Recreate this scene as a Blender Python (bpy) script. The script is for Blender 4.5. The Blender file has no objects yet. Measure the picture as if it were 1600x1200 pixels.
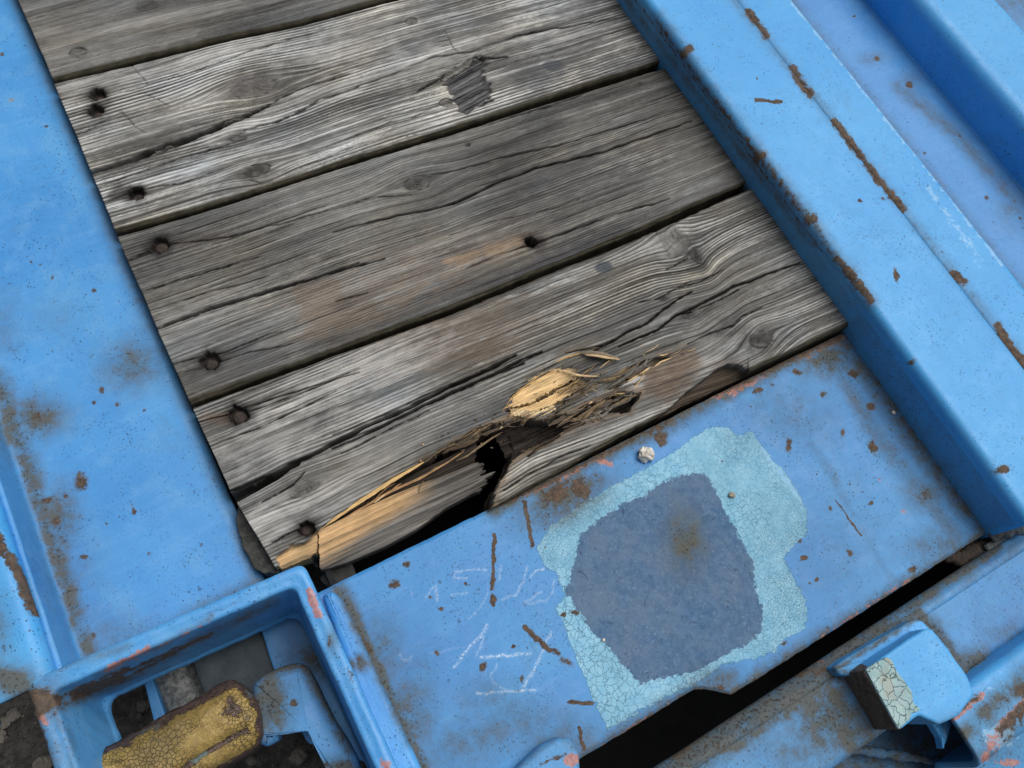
import bpy, math, random
import numpy as np
from mathutils import Vector, Matrix

# ------------------------------------------------------------------ camera, sky, sun
scene = bpy.context.scene
V1 = np.array([4320., -950.]); V2 = np.array([-1290., -3140.]); CP = np.array([800., 600.])
FPX = float(np.sqrt(-(V1 - CP) @ (V2 - CP)))
AX = np.append(V1 - CP, FPX); AX /= np.linalg.norm(AX)
AY = np.append(V2 - CP, FPX); AY /= np.linalg.norm(AY)
AZ = np.cross(AX, AY)
R = np.array([AX, AY, AZ])          # photo-camera coordinates (x right, y down, z forward) -> world
H = 0.80                            # camera height above the plank tops, metres

cam = bpy.data.cameras.new('camera'); cam_o = bpy.data.objects.new('camera', cam)
scene.collection.objects.link(cam_o); scene.camera = cam_o
Rb = R @ np.diag([1, -1, -1])
M = Matrix.Identity(4)
for i in range(3):
    for j in range(3): M[i][j] = float(Rb[i, j])
M[2][3] = H
cam_o.matrix_world = M
cam.sensor_width = 36; cam.lens = 36 * FPX / 1600; cam.clip_start = 0.02; cam.clip_end = 200

world = bpy.data.worlds.new('World'); scene.world = world; world.use_nodes = True
wn = world.node_tree; wn.nodes.clear()
SUN_EL, SUN_AZ = 66, 75             # azimuth: degrees clockwise from +Y
sky = wn.nodes.new('ShaderNodeTexSky'); sky.sky_type = 'NISHITA'; sky.sun_disc = False
sky.sun_elevation = math.radians(SUN_EL); sky.sun_rotation = math.radians(SUN_AZ)
sky.air_density = 1.0; sky.dust_density = 4.0; sky.ozone_density = 1.0
hs = wn.nodes.new('ShaderNodeHueSaturation'); hs.inputs['Saturation'].default_value = 0.35
bg = wn.nodes.new('ShaderNodeBackground'); bg.inputs['Strength'].default_value = 0.06
wo = wn.nodes.new('ShaderNodeOutputWorld')
wn.links.new(sky.outputs[0], hs.inputs['Color']); wn.links.new(hs.outputs[0], bg.inputs['Color'])
wn.links.new(bg.outputs[0], wo.inputs[0])
sun = bpy.data.lights.new('sun', 'SUN'); sun.energy = 2.7; sun.angle = math.radians(55); sun.color = (1, .97, .93)
sun_o = bpy.data.objects.new('sun', sun); scene.collection.objects.link(sun_o)
el, az = math.radians(SUN_EL), math.radians(SUN_AZ)
sd = Vector((math.sin(az) * math.cos(el), math.cos(az) * math.cos(el), math.sin(el)))
sun_o.rotation_euler = (sd).to_track_quat('Z', 'Y').to_euler()
scene.view_settings.view_transform = 'Standard'; scene.view_settings.look = 'None'
scene.view_settings.exposure = 0.0; scene.view_settings.gamma = 1

# ------------------------------------------------------------------ helpers
rng = np.random.default_rng(7); random.seed(7)
def W(px, py, z=0.0):               # where the sight line through a photo point meets the level z
    d = R @ np.array([px - 800., py - 600., FPX]); t = (z - H) / d[2]
    return np.array([0, 0, H]) + d * t
def Wn(p, z=0.0):
    p = np.asarray(p, float); return np.array([W(a, b, z) for a, b in p])
def proj(P):                        # photo point of each world point (used to place wear marks measured on the photo)
    P = np.asarray(P).reshape(-1, 3) - np.array([0, 0, H]); q = P @ R
    return 800 + FPX * q[:, 0] / q[:, 2], 600 + FPX * q[:, 1] / q[:, 2]

_perm = rng.permutation(4096)
_g2 = np.stack([np.cos(np.linspace(0, 2*np.pi, 256, endpoint=False)), np.sin(np.linspace(0, 2*np.pi, 256, endpoint=False))], 1)
def pn(x, y, seed=0):
    x = np.asarray(x, float) + seed * 17.31; y = np.asarray(y, float) + seed * 5.77
    xi = np.floor(x).astype(int); yi = np.floor(y).astype(int); xf = x - xi; yf = y - yi
    u = xf**3 * (xf * (xf * 6 - 15) + 10); v = yf**3 * (yf * (yf * 6 - 15) + 10)
    def g(i, j):
        h = _perm[(_perm[(xi + i) & 4095] + yi + j) & 4095] & 255
        return _g2[h, 0] * (xf - i) + _g2[h, 1] * (yf - j)
    a = g(0, 0) * (1 - u) + g(1, 0) * u; b = g(0, 1) * (1 - u) + g(1, 1) * u
    return (a * (1 - v) + b * v) * 1.5
def fbm(x, y, seed=0, o=4):
    s = 0; a = 1; t = 0
    for k in range(o):
        s = s + a * pn(x * 2**k, y * 2**k, seed + k * 3); t += a; a *= .5
    return s / t * 1.4
def sstep(a, b, x):
    t = np.clip((x - a) / (b - a), 0, 1); return t * t * (3 - 2 * t)
def mix(a, b, t): return a * (1 - t) + b * t
def seg_dist(x, y, pts, closed=False):
    d = np.full(x.shape, 1e9); pts = list(pts)
    if closed: pts = pts + [pts[0]]
    par = np.full(x.shape, 0.); L = 0
    lens = [math.hypot(q[0]-p[0], q[1]-p[1]) for p, q in zip(pts, pts[1:])]; T = sum(lens) or 1
    for (p, q, l) in zip(pts, pts[1:], lens):
        dx, dy = q[0]-p[0], q[1]-p[1]
        t = np.clip(((x-p[0])*dx + (y-p[1])*dy) / max(l*l, 1e-12), 0, 1)
        dd = np.hypot(x - p[0] - t*dx, y - p[1] - t*dy)
        m = dd < d; d = np.where(m, dd, d); par = np.where(m, (L + t*l)/T, par); L += l
    return d, par
def poly_sd(x, y, poly):            # signed distance, positive inside
    d, _ = seg_dist(x, y, poly, True); ins = np.zeros(x.shape, bool); n = len(poly)
    for i in range(n):
        x0, y0 = poly[i]; x1, y1 = poly[(i+1) % n]
        if y0 == y1: continue
        c = ((y0 > y) != (y1 > y)) & (x < (x1-x0)*(y-y0)/(y1-y0) + x0); ins ^= c
    return np.where(ins, d, -d)

def empty(name, loc=(0, 0, 0)):
    o = bpy.data.objects.new(name, None); scene.collection.objects.link(o); o.location = loc; o.empty_display_size = .05; return o
def tag(o, label=None, cat=None, group=None, kind=None):
    if label: o['label'] = label
    if cat: o['category'] = cat
    if group: o['group'] = group
    if kind: o['kind'] = kind
    return o
def adopt(o, parent):
    if parent is not None:
        o.parent = parent; p = parent; off = Vector((0, 0, 0))
        while p is not None: off += p.location; p = p.parent
        o.location = -off
def raw_mesh(name, V, F, mat, parent=None, attrs=None, cols=None, smooth=True):
    V = np.asarray(V, np.float32); F = np.asarray(F, np.int32); me = bpy.data.meshes.new(name)
    k = F.shape[1]
    me.vertices.add(len(V)); me.vertices.foreach_set('co', V.ravel())
    me.loops.add(F.size); me.loops.foreach_set('vertex_index', F.ravel())
    me.polygons.add(len(F)); me.polygons.foreach_set('loop_start', np.arange(len(F), dtype=np.int32) * k)
    me.update(calc_edges=True); me.validate()
    me.polygons.foreach_set('use_smooth', np.full(len(me.polygons), smooth))
    for n, a in (attrs or {}).items():
        at = me.attributes.new(n, 'FLOAT', 'POINT'); at.data.foreach_set('value', np.asarray(a, np.float32).ravel())
    for n, a in (cols or {}).items():
        c = np.ones((len(V), 4), np.float32); c[:, :3] = a
        at = me.color_attributes.new(n, 'FLOAT_COLOR', 'POINT'); at.data.foreach_set('color', c.ravel())
    me.materials.append(mat)
    o = bpy.data.objects.new(name, me); scene.collection.objects.link(o); adopt(o, parent); return o
def grid_faces(ni, nj, keep=None, wrap=False):
    idx = np.arange(ni * nj).reshape(ni, nj)
    if wrap: idx = np.concatenate([idx, idx[:1]], 0)
    F = np.stack([idx[:-1, :-1], idx[1:, :-1], idx[1:, 1:], idx[:-1, 1:]], -1).reshape(-1, 4)
    if keep is not None: F = F[keep.ravel()]
    return F
def solid(o, t):
    m = o.modifiers.new('solid', 'SOLIDIFY'); m.thickness = t; m.offset = -1; return o

# ------------------------------------------------------------------ materials
class NT:
    def __init__(s, name):
        s.m = bpy.data.materials.new(name); s.m.use_nodes = True; s.t = s.m.node_tree; s.t.nodes.clear()
        s.out = s.n('ShaderNodeOutputMaterial'); s.b = s.n('ShaderNodeBsdfPrincipled'); s.l(s.b.outputs[0], s.out.inputs[0])
        s.co = s.n('ShaderNodeTexCoord').outputs['Object']
    def n(s, k, **kw):
        x = s.t.nodes.new(k)
        for a, b in kw.items(): setattr(x, a, b)
        return x
    def l(s, a, b): s.t.links.new(a, b)
    def put(s, inp, v):
        if hasattr(v, 'is_output'): s.l(v, inp)
        elif isinstance(v, tuple): inp.default_value = (*v, 1) if len(v) == 3 else v
        else: inp.default_value = v
    def attr(s, name, col=False):
        a = s.n('ShaderNodeAttribute', attribute_name=name); return a.outputs['Color' if col else 'Fac']
    def noise(s, scale, detail=3, rough=.55, vec=None, out='Fac', dist=0):
        n = s.n('ShaderNodeTexNoise'); n.inputs['Scale'].default_value = scale; n.inputs['Detail'].default_value = detail
        n.inputs['Roughness'].default_value = rough; n.inputs['Distortion'].default_value = dist
        s.l(vec or s.co, n.inputs['Vector']); return n.outputs[out]
    def voro(s, scale, feature='F1', vec=None, out='Distance', rnd=1):
        n = s.n('ShaderNodeTexVoronoi', feature=feature); n.inputs['Scale'].default_value = scale; n.inputs['Randomness'].default_value = rnd
        s.l(vec or s.co, n.inputs['Vector']); return n.outputs[out]
    def math(s, op, a, b=0.0, c=None, clamp=False):
        n = s.n('ShaderNodeMath', operation=op, use_clamp=clamp); s.put(n.inputs[0], a); s.put(n.inputs[1], b)
        if c is not None: s.put(n.inputs[2], c)
        return n.outputs[0]
    def ramp(s, v, a, b, lo=0.0, hi=1.0):
        n = s.n('ShaderNodeMapRange', interpolation_type='SMOOTHSTEP'); s.put(n.inputs['Value'], v)
        n.inputs['From Min'].default_value = a; n.inputs['From Max'].default_value = b
        n.inputs['To Min'].default_value = lo; n.inputs['To Max'].default_value = hi; return n.outputs[0]
    def mix(s, f, a, b, blend='MIX'):
        n = s.n('ShaderNodeMix', data_type='RGBA', blend_type=blend); s.put(n.inputs[0], f); s.put(n.inputs[6], a); s.put(n.inputs[7], b); return n.outputs[2]
    def stretch(s, sx, sy, sz):
        n = s.n('ShaderNodeMapping'); s.l(s.co, n.inputs[0]); n.inputs['Scale'].default_value = (sx, sy, sz); return n.outputs[0]
    def bump(s, h, dist, strength=1.0, nrm=None):
        n = s.n('ShaderNodeBump'); n.inputs['Distance'].default_value = dist; n.inputs['Strength'].default_value = strength
        s.l(h, n.inputs['Height'])
        if nrm is not None: s.l(nrm, n.inputs['Normal'])
        return n.outputs[0]

def steel(name, colA=(.050, .245, .60), colB=(.075, .32, .68), chalky=.25, wear=0.0, rough=.42, speck=1.0):
    """weathered blue paint; rust, grime, patches and chalk come from attributes measured on the place"""
    s = NT(name)
    big = s.noise(5, 5, .6); med = s.noise(38, 5, .65); fine = s.noise(420, 4, .7); grit = s.noise(1500, 2, .6)
    c = s.mix(s.ramp(big, .32, .68), colA, colB)
    c = s.mix(s.ramp(med, .45, .72, 0, chalky), c, (.15, .39, .66))
    c = s.mix(s.ramp(s.noise(9, 6, .7, dist=1.2), .56, .72, 0, .32), c, (.085, .22, .37))
    c = s.mix(s.ramp(fine, .36, .64, 0, .20), c, (.04, .17, .50))
    # brush drag in the paint
    br = s.noise(60, 3, .6, vec=s.stretch(.25, 2.2, 1)); c = s.mix(s.ramp(br, .5, .75, 0, .14), c, (.18, .42, .80))
    # dark specks and pinholes
    vo = s.n('ShaderNodeTexVoronoi'); vo.inputs['Scale'].default_value = 120; s.l(s.co, vo.inputs['Vector'])
    rnd = s.n('ShaderNodeSeparateColor'); s.l(vo.outputs['Color'], rnd.inputs[0])
    rad = s.math('MULTIPLY', s.math('POWER', rnd.outputs[0], 24.0), .22 * speck)
    jit = s.math('ADD', vo.outputs['Distance'], s.math('MULTIPLY', s.math('SUBTRACT', s.noise(500, 4, .8), .5), .45))
    sp1 = s.ramp(s.math('SUBTRACT', jit, rad), -.03, .03, 1, 0)
    vo2 = s.n('ShaderNodeTexVoronoi'); vo2.inputs['Scale'].default_value = 420; s.l(s.co, vo2.inputs['Vector'])
    rn2 = s.n('ShaderNodeSeparateColor'); s.l(vo2.outputs['Color'], rn2.inputs[0])
    sp2 = s.ramp(s.math('SUBTRACT', vo2.outputs['Distance'], s.math('MULTIPLY', s.math('POWER', rn2.outputs[0], 5.0), .42*speck)), -.04, .04, 1, 0)
    clus = s.ramp(s.noise(18, 4, .7), .42, .62, .12, 1)
    vo3 = s.n('ShaderNodeTexVoronoi'); vo3.inputs['Scale'].default_value = 800; s.l(s.co, vo3.inputs['Vector'])
    rn3 = s.n('ShaderNodeSeparateColor'); s.l(vo3.outputs['Color'], rn3.inputs[0])
    sp3 = s.math('MULTIPLY', s.ramp(s.math('SUBTRACT', vo3.outputs['Distance'], s.math('MULTIPLY', s.math('POWER', rn3.outputs[0], 4.0), .5)), -.04, .04, 1, 0), s.ramp(s.noise(30, 5, .75), .48, .62))
    sp = s.math('MAXIMUM', s.math('MULTIPLY', sp1, s.math('ADD', s.math('MULTIPLY', clus, .8), .05)), s.math('MAXIMUM', s.math('MULTIPLY', sp2, clus), s.math('MULTIPLY', sp3, .8)))
    c = s.mix(s.math('MULTIPLY', sp, .75), c, (.035, .05, .07))
    wh = s.ramp(s.voro(70), 0.0, .035, 1, 0); c = s.mix(s.math('MULTIPLY', wh, .35), c, (.5, .65, .8))
    # dull primer patches
    lp = s.attr('lightpatch'); dp = s.attr('darkpatch')
    edge = s.math('ADD', s.math('MULTIPLY', s.math('SUBTRACT', s.noise(200, 6, .8), .5), .55), s.math('MULTIPLY', s.math('SUBTRACT', s.noise(30, 3, .6), .5), .18))
    lpm = s.ramp(s.math('ADD', lp, s.math('MULTIPLY', edge, s.attr('ragged'))), .49, .51)
    wv = s.n('ShaderNodeVectorMath', operation='ADD'); wvn = s.noise(90, 3, .6, out='Color'); sc = s.n('ShaderNodeVectorMath', operation='SCALE'); s.l(wvn, sc.inputs[0]); sc.inputs['Scale'].default_value = .012
    s.l(s.co, wv.inputs[0]); s.l(sc.outputs[0], wv.inputs[1])
    ckA = s.voro(150, 'DISTANCE_TO_EDGE', vec=wv.outputs[0]); ckB = s.voro(330, 'DISTANCE_TO_EDGE', vec=wv.outputs[0])
    selr = s.attr('crazing')
    lineA = s.ramp(ckA, .004, .045, 1, 0); lineB = s.ramp(ckB, .006, .06, 1, 0)
    ck = s.math('ADD', s.math('MULTIPLY', lineA, s.math('SUBTRACT', 1.0, selr)), s.math('MULTIPLY', lineB, selr))
    ck = s.math('MULTIPLY', ck, s.ramp(s.noise(25, 3), .30, .58, .40, .95))
    lc = s.mix(s.ramp(s.noise(55, 5, .7), .35, .7), (.20, .45, .64), (.31, .57, .73))
    lc = s.mix(s.ramp(s.noise(12, 4, .6), .45, .65, 0, .45), lc, (.20, .42, .55))
    lc = s.mix(ck, lc, (.10, .25, .37))
    c = s.mix(lpm, c, lc)
    dpm = s.ramp(s.math('ADD', dp, s.math('MULTIPLY', edge, .75)), .49, .51)
    dc = s.mix(s.ramp(s.noise(120, 6, .75), .38, .62), (.050, .115, .225), (.085, .165, .29))
    dc = s.mix(s.ramp(s.noise(22, 5, .7), .4, .7, 0, .6), dc, (.13, .19, .27))
    dc = s.mix(s.ramp(s.noise(330, 3, .7), .56, .72, 0, .8), dc, (.17, .26, .37))
    dc = s.mix(s.ramp(s.noise(75, 5, .7, dist=2), .60, .68, 0, .7), dc, (.035, .055, .10))
    c = s.mix(dpm, c, dc)
    # chalk
    chm = s.math('MULTIPLY', s.attr('chalk'), s.ramp(s.noise(1100, 2, .8), .46, .60), clamp=True); c = s.mix(s.math('MULTIPLY', chm, .95), c, (.70, .80, .90))
    # dirt, plus a few washes of painted shade
    gr = s.math('MULTIPLY', s.math('ADD', s.attr('grime_shade'), wear * .5), 1.45)
    gn = s.math('MULTIPLY', gr, s.ramp(s.noise(60, 7, .74), .28, .70, .50, 1.30), clamp=True)
    gcol = s.mix(s.ramp(s.noise(60, 4, .6), .35, .65), (.070, .095, .105), (.098, .098, .080))
    c = s.mix(s.math('MULTIPLY', gn, .95), c, gcol)
    gsp = s.math('MULTIPLY', s.ramp(s.math('ADD', s.noise(300, 4, .8), s.math('MULTIPLY', gr, .10)), .66, .72), s.ramp(gr, .05, .3)); c = s.mix(gsp, c, (.035, .028, .022))
    # pale chipping along edges
    pe = s.ramp(s.math('ADD', s.attr('pale'), s.math('MULTIPLY', s.math('SUBTRACT', s.noise(110, 5, .75), .5), .9)), .52, .62)
    c = s.mix(s.math('MULTIPLY', pe, .65), c, (.30, .55, .80))
    # pink primer then brown rust
    rn = s.math('MULTIPLY', s.math('SUBTRACT', s.noise(150, 7, .78), .5), 1.45)
    pk = s.ramp(s.math('ADD', s.attr('pink'), rn), .50, .60)
    c = s.mix(s.math('MULTIPLY', pk, .85), c, s.mix(s.ramp(s.noise(240, 4, .7), .35, .65), (.36, .125, .085), (.52, .25, .19)))
    ra = s.attr('rust')
    halo = s.ramp(s.math('ADD', ra, s.math('MULTIPLY', rn, .5)), .30, .52); c = s.mix(s.math('MULTIPLY', halo, .45), c, (.10, .085, .055))
    rm = s.ramp(s.math('ADD', ra, rn), .50, .58)
    rc = s.mix(s.ramp(s.noise(210, 5, .75), .35, .68), (.050, .037, .030), (.150, .100, .068))
    rc = s.mix(s.ramp(s.noise(45, 4, .6), .45, .7, 0, .6), rc, (.12, .10, .08))
    c = s.mix(rm, c, rc)
    scn = s.noise(1, 3, .6, vec=s.stretch(14, 520, 60)); scm = s.math('MULTIPLY', s.ramp(scn, .70, .74), s.ramp(s.noise(12, 3), .5, .62)); c = s.mix(s.math('MULTIPLY', scm, .5), c, (.35, .55, .78))
    scn2 = s.noise(1, 3, .6, vec=s.stretch(430, 16, 60)); scm2 = s.math('MULTIPLY', s.ramp(scn2, .69, .73), s.ramp(s.noise(9, 3), .5, .60)); c = s.mix(s.math('MULTIPLY', scm2, .4), c, (.04, .12, .26))
    s.l(c, s.b.inputs['Base Color'])
    rg = s.math('ADD', s.ramp(med, .3, .7, rough - .06, rough + .14), s.math('MULTIPLY', s.math('MAXIMUM', rm, s.math('MAXIMUM', dpm, s.math('MAXIMUM', lpm, gn))), .35), clamp=True)
    s.l(rg, s.b.inputs['Roughness']); s.b.inputs['Specular IOR Level'].default_value = .4
    h = s.math('ADD', s.math('MULTIPLY', med, .5), s.math('MULTIPLY', fine, .25))
    h = s.math('SUBTRACT', h, s.math('MULTIPLY', sp, .8))
    h = s.math('ADD', h, s.math('MULTIPLY', rm, s.math('ADD', s.math('MULTIPLY', s.noise(260, 5, .8), 2.5), -.8)))
    h = s.math('ADD', h, s.math('MULTIPLY', s.math('MULTIPLY', lpm, s.math('SUBTRACT', 1.0, dpm)), s.math('SUBTRACT', .8, ck)))
    h = s.math('ADD', h, s.math('MULTIPLY', dpm, s.math('MULTIPLY', s.noise(150, 6, .8), 1.6)))
    s.l(s.bump(h, .0006, .8), s.b.inputs['Normal'])
    return s.m

def wood_mat():
    s = NT('weathered_wood')
    c = s.attr('Col', True)
    f = s.noise(1, 4, .7, vec=s.stretch(90, 1700, 300)); f2 = s.noise(1, 3, .7, vec=s.stretch(30, 650, 200)); g = s.noise(700, 3, .7)
    c = s.mix(1.0, c, s.mix(s.ramp(f, .3, .7), (.80, .80, .80), (1.16, 1.16, 1.16)), 'MULTIPLY')
    c = s.mix(1.0, c, s.mix(s.ramp(f2, .33, .67), (.86, .86, .86), (1.12, 1.12, 1.12)), 'MULTIPLY')
    c = s.mix(s.ramp(g, .62, .72, 0, .35), c, (.05, .045, .04))
    s.l(c, s.b.inputs['Base Color']); s.b.inputs['Roughness'].default_value = .78; s.b.inputs['Specular IOR Level'].default_value = .25
    h = s.math('ADD', f, s.math('MULTIPLY', f2, 1.3)); s.l(s.bump(h, .0005, .8), s.b.inputs['Normal'])
    return s.m

def plain(name, a, b, scale=60, rough=.7, bump=.0008, metal=0, c2=None):
    s = NT(name); n = s.noise(scale, 6, .7); c = s.mix(s.ramp(n, .35, .65), a, b)
    if c2: c = s.mix(s.ramp(s.noise(scale*3.3, 4, .7), .55, .68), c, c2)
    s.l(c, s.b.inputs['Base Color']); s.b.inputs['Roughness'].default_value = rough; s.b.inputs['Metallic'].default_value = metal
    s.l(s.bump(s.noise(scale*2, 6, .75), bump), s.b.inputs['Normal']); return s.m

def yellow_mat():
    s = NT('crazed_yellow_paint')
    d = s.attr('bare')
    wvn = s.noise(60, 3, .6, out='Color'); sc = s.n('ShaderNodeVectorMath', operation='SCALE'); s.l(wvn, sc.inputs[0]); sc.inputs['Scale'].default_value = .010
    wv = s.n('ShaderNodeVectorMath', operation='ADD'); s.l(s.co, wv.inputs[0]); s.l(sc.outputs[0], wv.inputs[1])
    e = s.voro(250, 'DISTANCE_TO_EDGE', vec=wv.outputs[0]); line = s.ramp(e, .01, .09, 1, 0)
    y = s.mix(s.ramp(s.noise(70, 5, .7), .35, .68), (.21, .135, .032), (.40, .28, .075))
    y = s.mix(s.ramp(s.noise(420, 3, .7), .5, .7, 0, .4), y, (.55, .42, .16))
    line = s.math('MULTIPLY', line, s.ramp(s.noise(28, 4, .6), .38, .60, .12, 1)); y = s.mix(s.ramp(s.noise(18, 4, .6), .42, .66, 0, .75), y, (.15, .105, .035)); y = s.mix(s.math('MULTIPLY', line, .8), y, (.085, .075, .04))
    m = s.ramp(s.math('ADD', d, s.math('MULTIPLY', s.math('SUBTRACT', s.noise(75, 6, .75), .5), 1.5)), .48, .56)
    br = s.mix(s.ramp(s.noise(170, 5, .75), .35, .65), (.045, .028, .022), (.12, .075, .055))
    br = s.mix(s.ramp(s.noise(33, 3), .62, .68), br, (.11, .15, .14))
    s.l(s.mix(m, y, br), s.b.inputs['Base Color']); s.b.inputs['Roughness'].default_value = .5
    h = s.math('SUBTRACT', s.math('ADD', s.math('MULTIPLY', s.noise(60, 5, .7), 1.2), s.math('MULTIPLY', s.math('SUBTRACT', 1.0, m), .7)), s.math('MULTIPLY', line, .6))
    s.l(s.bump(h, .0016, .9), s.b.inputs['Normal']); return s.m

M_FLANGE = steel('painted_steel_lit', (.055, .345, .74), (.088, .41, .80), chalky=.30, rough=.40)  # same blue made lighter: sheen on the flanges put into the colour
M_PLATE = steel('painted_steel', (.052, .265, .61), (.085, .35, .71), chalky=.45)
M_FLOOR = steel('painted_steel_dull', (.056, .245, .57), (.078, .30, .64), chalky=.3)
M_WORN = steel('painted_steel_worn', (.052, .255, .59), (.085, .345, .70), chalky=.5, wear=.25)
M_WOOD = wood_mat()
M_IRON = plain('rusty_iron', (.018, .014, .012), (.055, .036, .028), 220, .75, .0012)
M_DARK = plain('dark_steel', (.03, .05, .065), (.06, .085, .10), 30, .55, .0004)
M_GALV = plain('scuffed_grey_metal', (.10, .11, .11), (.33, .34, .33), 160, .6, .0006, c2=(.05, .045, .04))
M_SOIL = plain('dry_soil', (.060, .057, .053), (.16, .15, .14), 60, .95, .010, c2=(.035, .033, .03))
M_YEL = yellow_mat()

# ------------------------------------------------------------------ wear marks and some painted shade (photo measurements, evaluated on the surface)
def blob(x, y, m):
    cx, cy, rx, ry = m[:4]; a = math.radians(m[4]) if len(m) > 4 else 0
    dx, dy = x - cx, y - cy; u = dx*math.cos(a) + dy*math.sin(a); v = -dx*math.sin(a) + dy*math.cos(a)
    return np.sqrt((u/rx)**2 + (v/ry)**2)
def marks(P, spec, n):
    x, y = proj(P); out = {}
    x = x + 2.6*fbm(P[:, 0]*110 + P[:, 2]*90, P[:, 1]*110, 71, 3); y = y + 2.6*fbm(P[:, 0]*110 + 40, P[:, 1]*110 + P[:, 2]*90, 72, 3)
    for key, L in spec.items():
        v = np.zeros(n)
        for m in L:
            if m[0] == 'b': v = np.maximum(v, m[-1] * np.clip(1 - .5 * blob(x, y, m[1:-1]), 0, 1))
            elif m[0] == 's': v = np.maximum(v, m[-1] * np.exp(-blob(x, y, m[1:-1])**2))
            elif m[0] == 'l':
                d, _ = seg_dist(x, y, m[1]); v = np.maximum(v, m[3] * np.clip(1 - .5 * d / m[2], 0, 1))
            elif m[0] == 'g':
                d, _ = seg_dist(x, y, m[1]); v = np.maximum(v, m[3] * np.exp(-(d / m[2])**2))
            elif m[0] == 'p':
                v = np.maximum(v, np.clip(.5 + poly_sd(x, y, m[1]) / m[2], 0, 1))
            elif m[0] == 'z':
                v = np.maximum(v, m[3] * (P[:, 2] < m[1]) * (poly_sd(x, y, m[2]) > 0))
            elif m[0] == 'w':   # world-plane line: axis, value, width, strength
                c = P[:, 0] if m[1] == 'X' else (P[:, 1] if m[1] == 'Y' else P[:, 2]); v = np.maximum(v, m[4] * np.exp(-((c - m[2]) / m[3])**2))
        out[key] = v
    return out

def round_profile(pts, rad, seg=6):
    """pts: list of (a, z); every inner corner rounded with its radius"""
    out = [np.array(pts[0], float)]
    for i in range(1, len(pts) - 1):
        p, q, r_ = (np.array(pts[k], float) for k in (i-1, i, i+1)); r = rad[i] if isinstance(rad, (list, tuple)) else rad
        if r <= 0: out.append(q); continue
        d1 = (p - q); l1 = np.linalg.norm(d1); d2 = (r_ - q); l2 = np.linalg.norm(d2); r = min(r, l1*.48, l2*.48)
        a = q + d1/l1*r; b = q + d2/l2*r
        for t in np.linspace(0, 1, seg): out.append((1-t)**2*a + 2*t*(1-t)*q + t*t*b)
    out.append(np.array(pts[-1], float)); return out
def resample(pts, step):
    out = [pts[0]]
    for p, q in zip(pts, pts[1:]):
        n = max(1, int(np.ceil(np.linalg.norm(np.array(q) - np.array(p)) / step)))
        for k in range(1, n+1): out.append(np.array(p) + (np.array(q) - np.array(p)) * k / n)
    return np.array(out)
def sweep(name, pts, rad, axis, a0, a1, mat, parent, spec=None, step=.003, lstep=.004, thick=.006, wob=.0004, flip=False, slant=0):
    """bent sheet: profile (across, z) swept along an axis"""
    pr = resample(round_profile(pts, rad), step); L = np.linspace(a0, a1, max(2, int(abs(a1-a0)/lstep)))
    ni, nj = len(L), len(pr); P = np.zeros((ni, nj, 3)); A = pr[None, :, 0] + 0*L[:, None]; Z = pr[None, :, 1] + 0*L[:, None]; LL = L[:, None] + 0*A
    if axis == 'Y': P[..., 0] = A + slant*LL; P[..., 1] = LL
    else: P[..., 0] = LL; P[..., 1] = A + slant*LL
    P[..., 2] = Z + wob * fbm(P[..., 0]*9, P[..., 1]*9, 5, 3)
    w2 = wob*1.2*fbm(LL*22, A*0 + 3, 9, 3); P[..., 0 if axis == 'Y' else 1] += w2
    V = P.reshape(-1, 3); F = grid_faces(ni, nj)
    if flip: F = F[:, ::-1]
    o = raw_mesh(name, V, F, mat, parent, marks(V, spec, len(V)) if spec else None); solid(o, thick); return o
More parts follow.
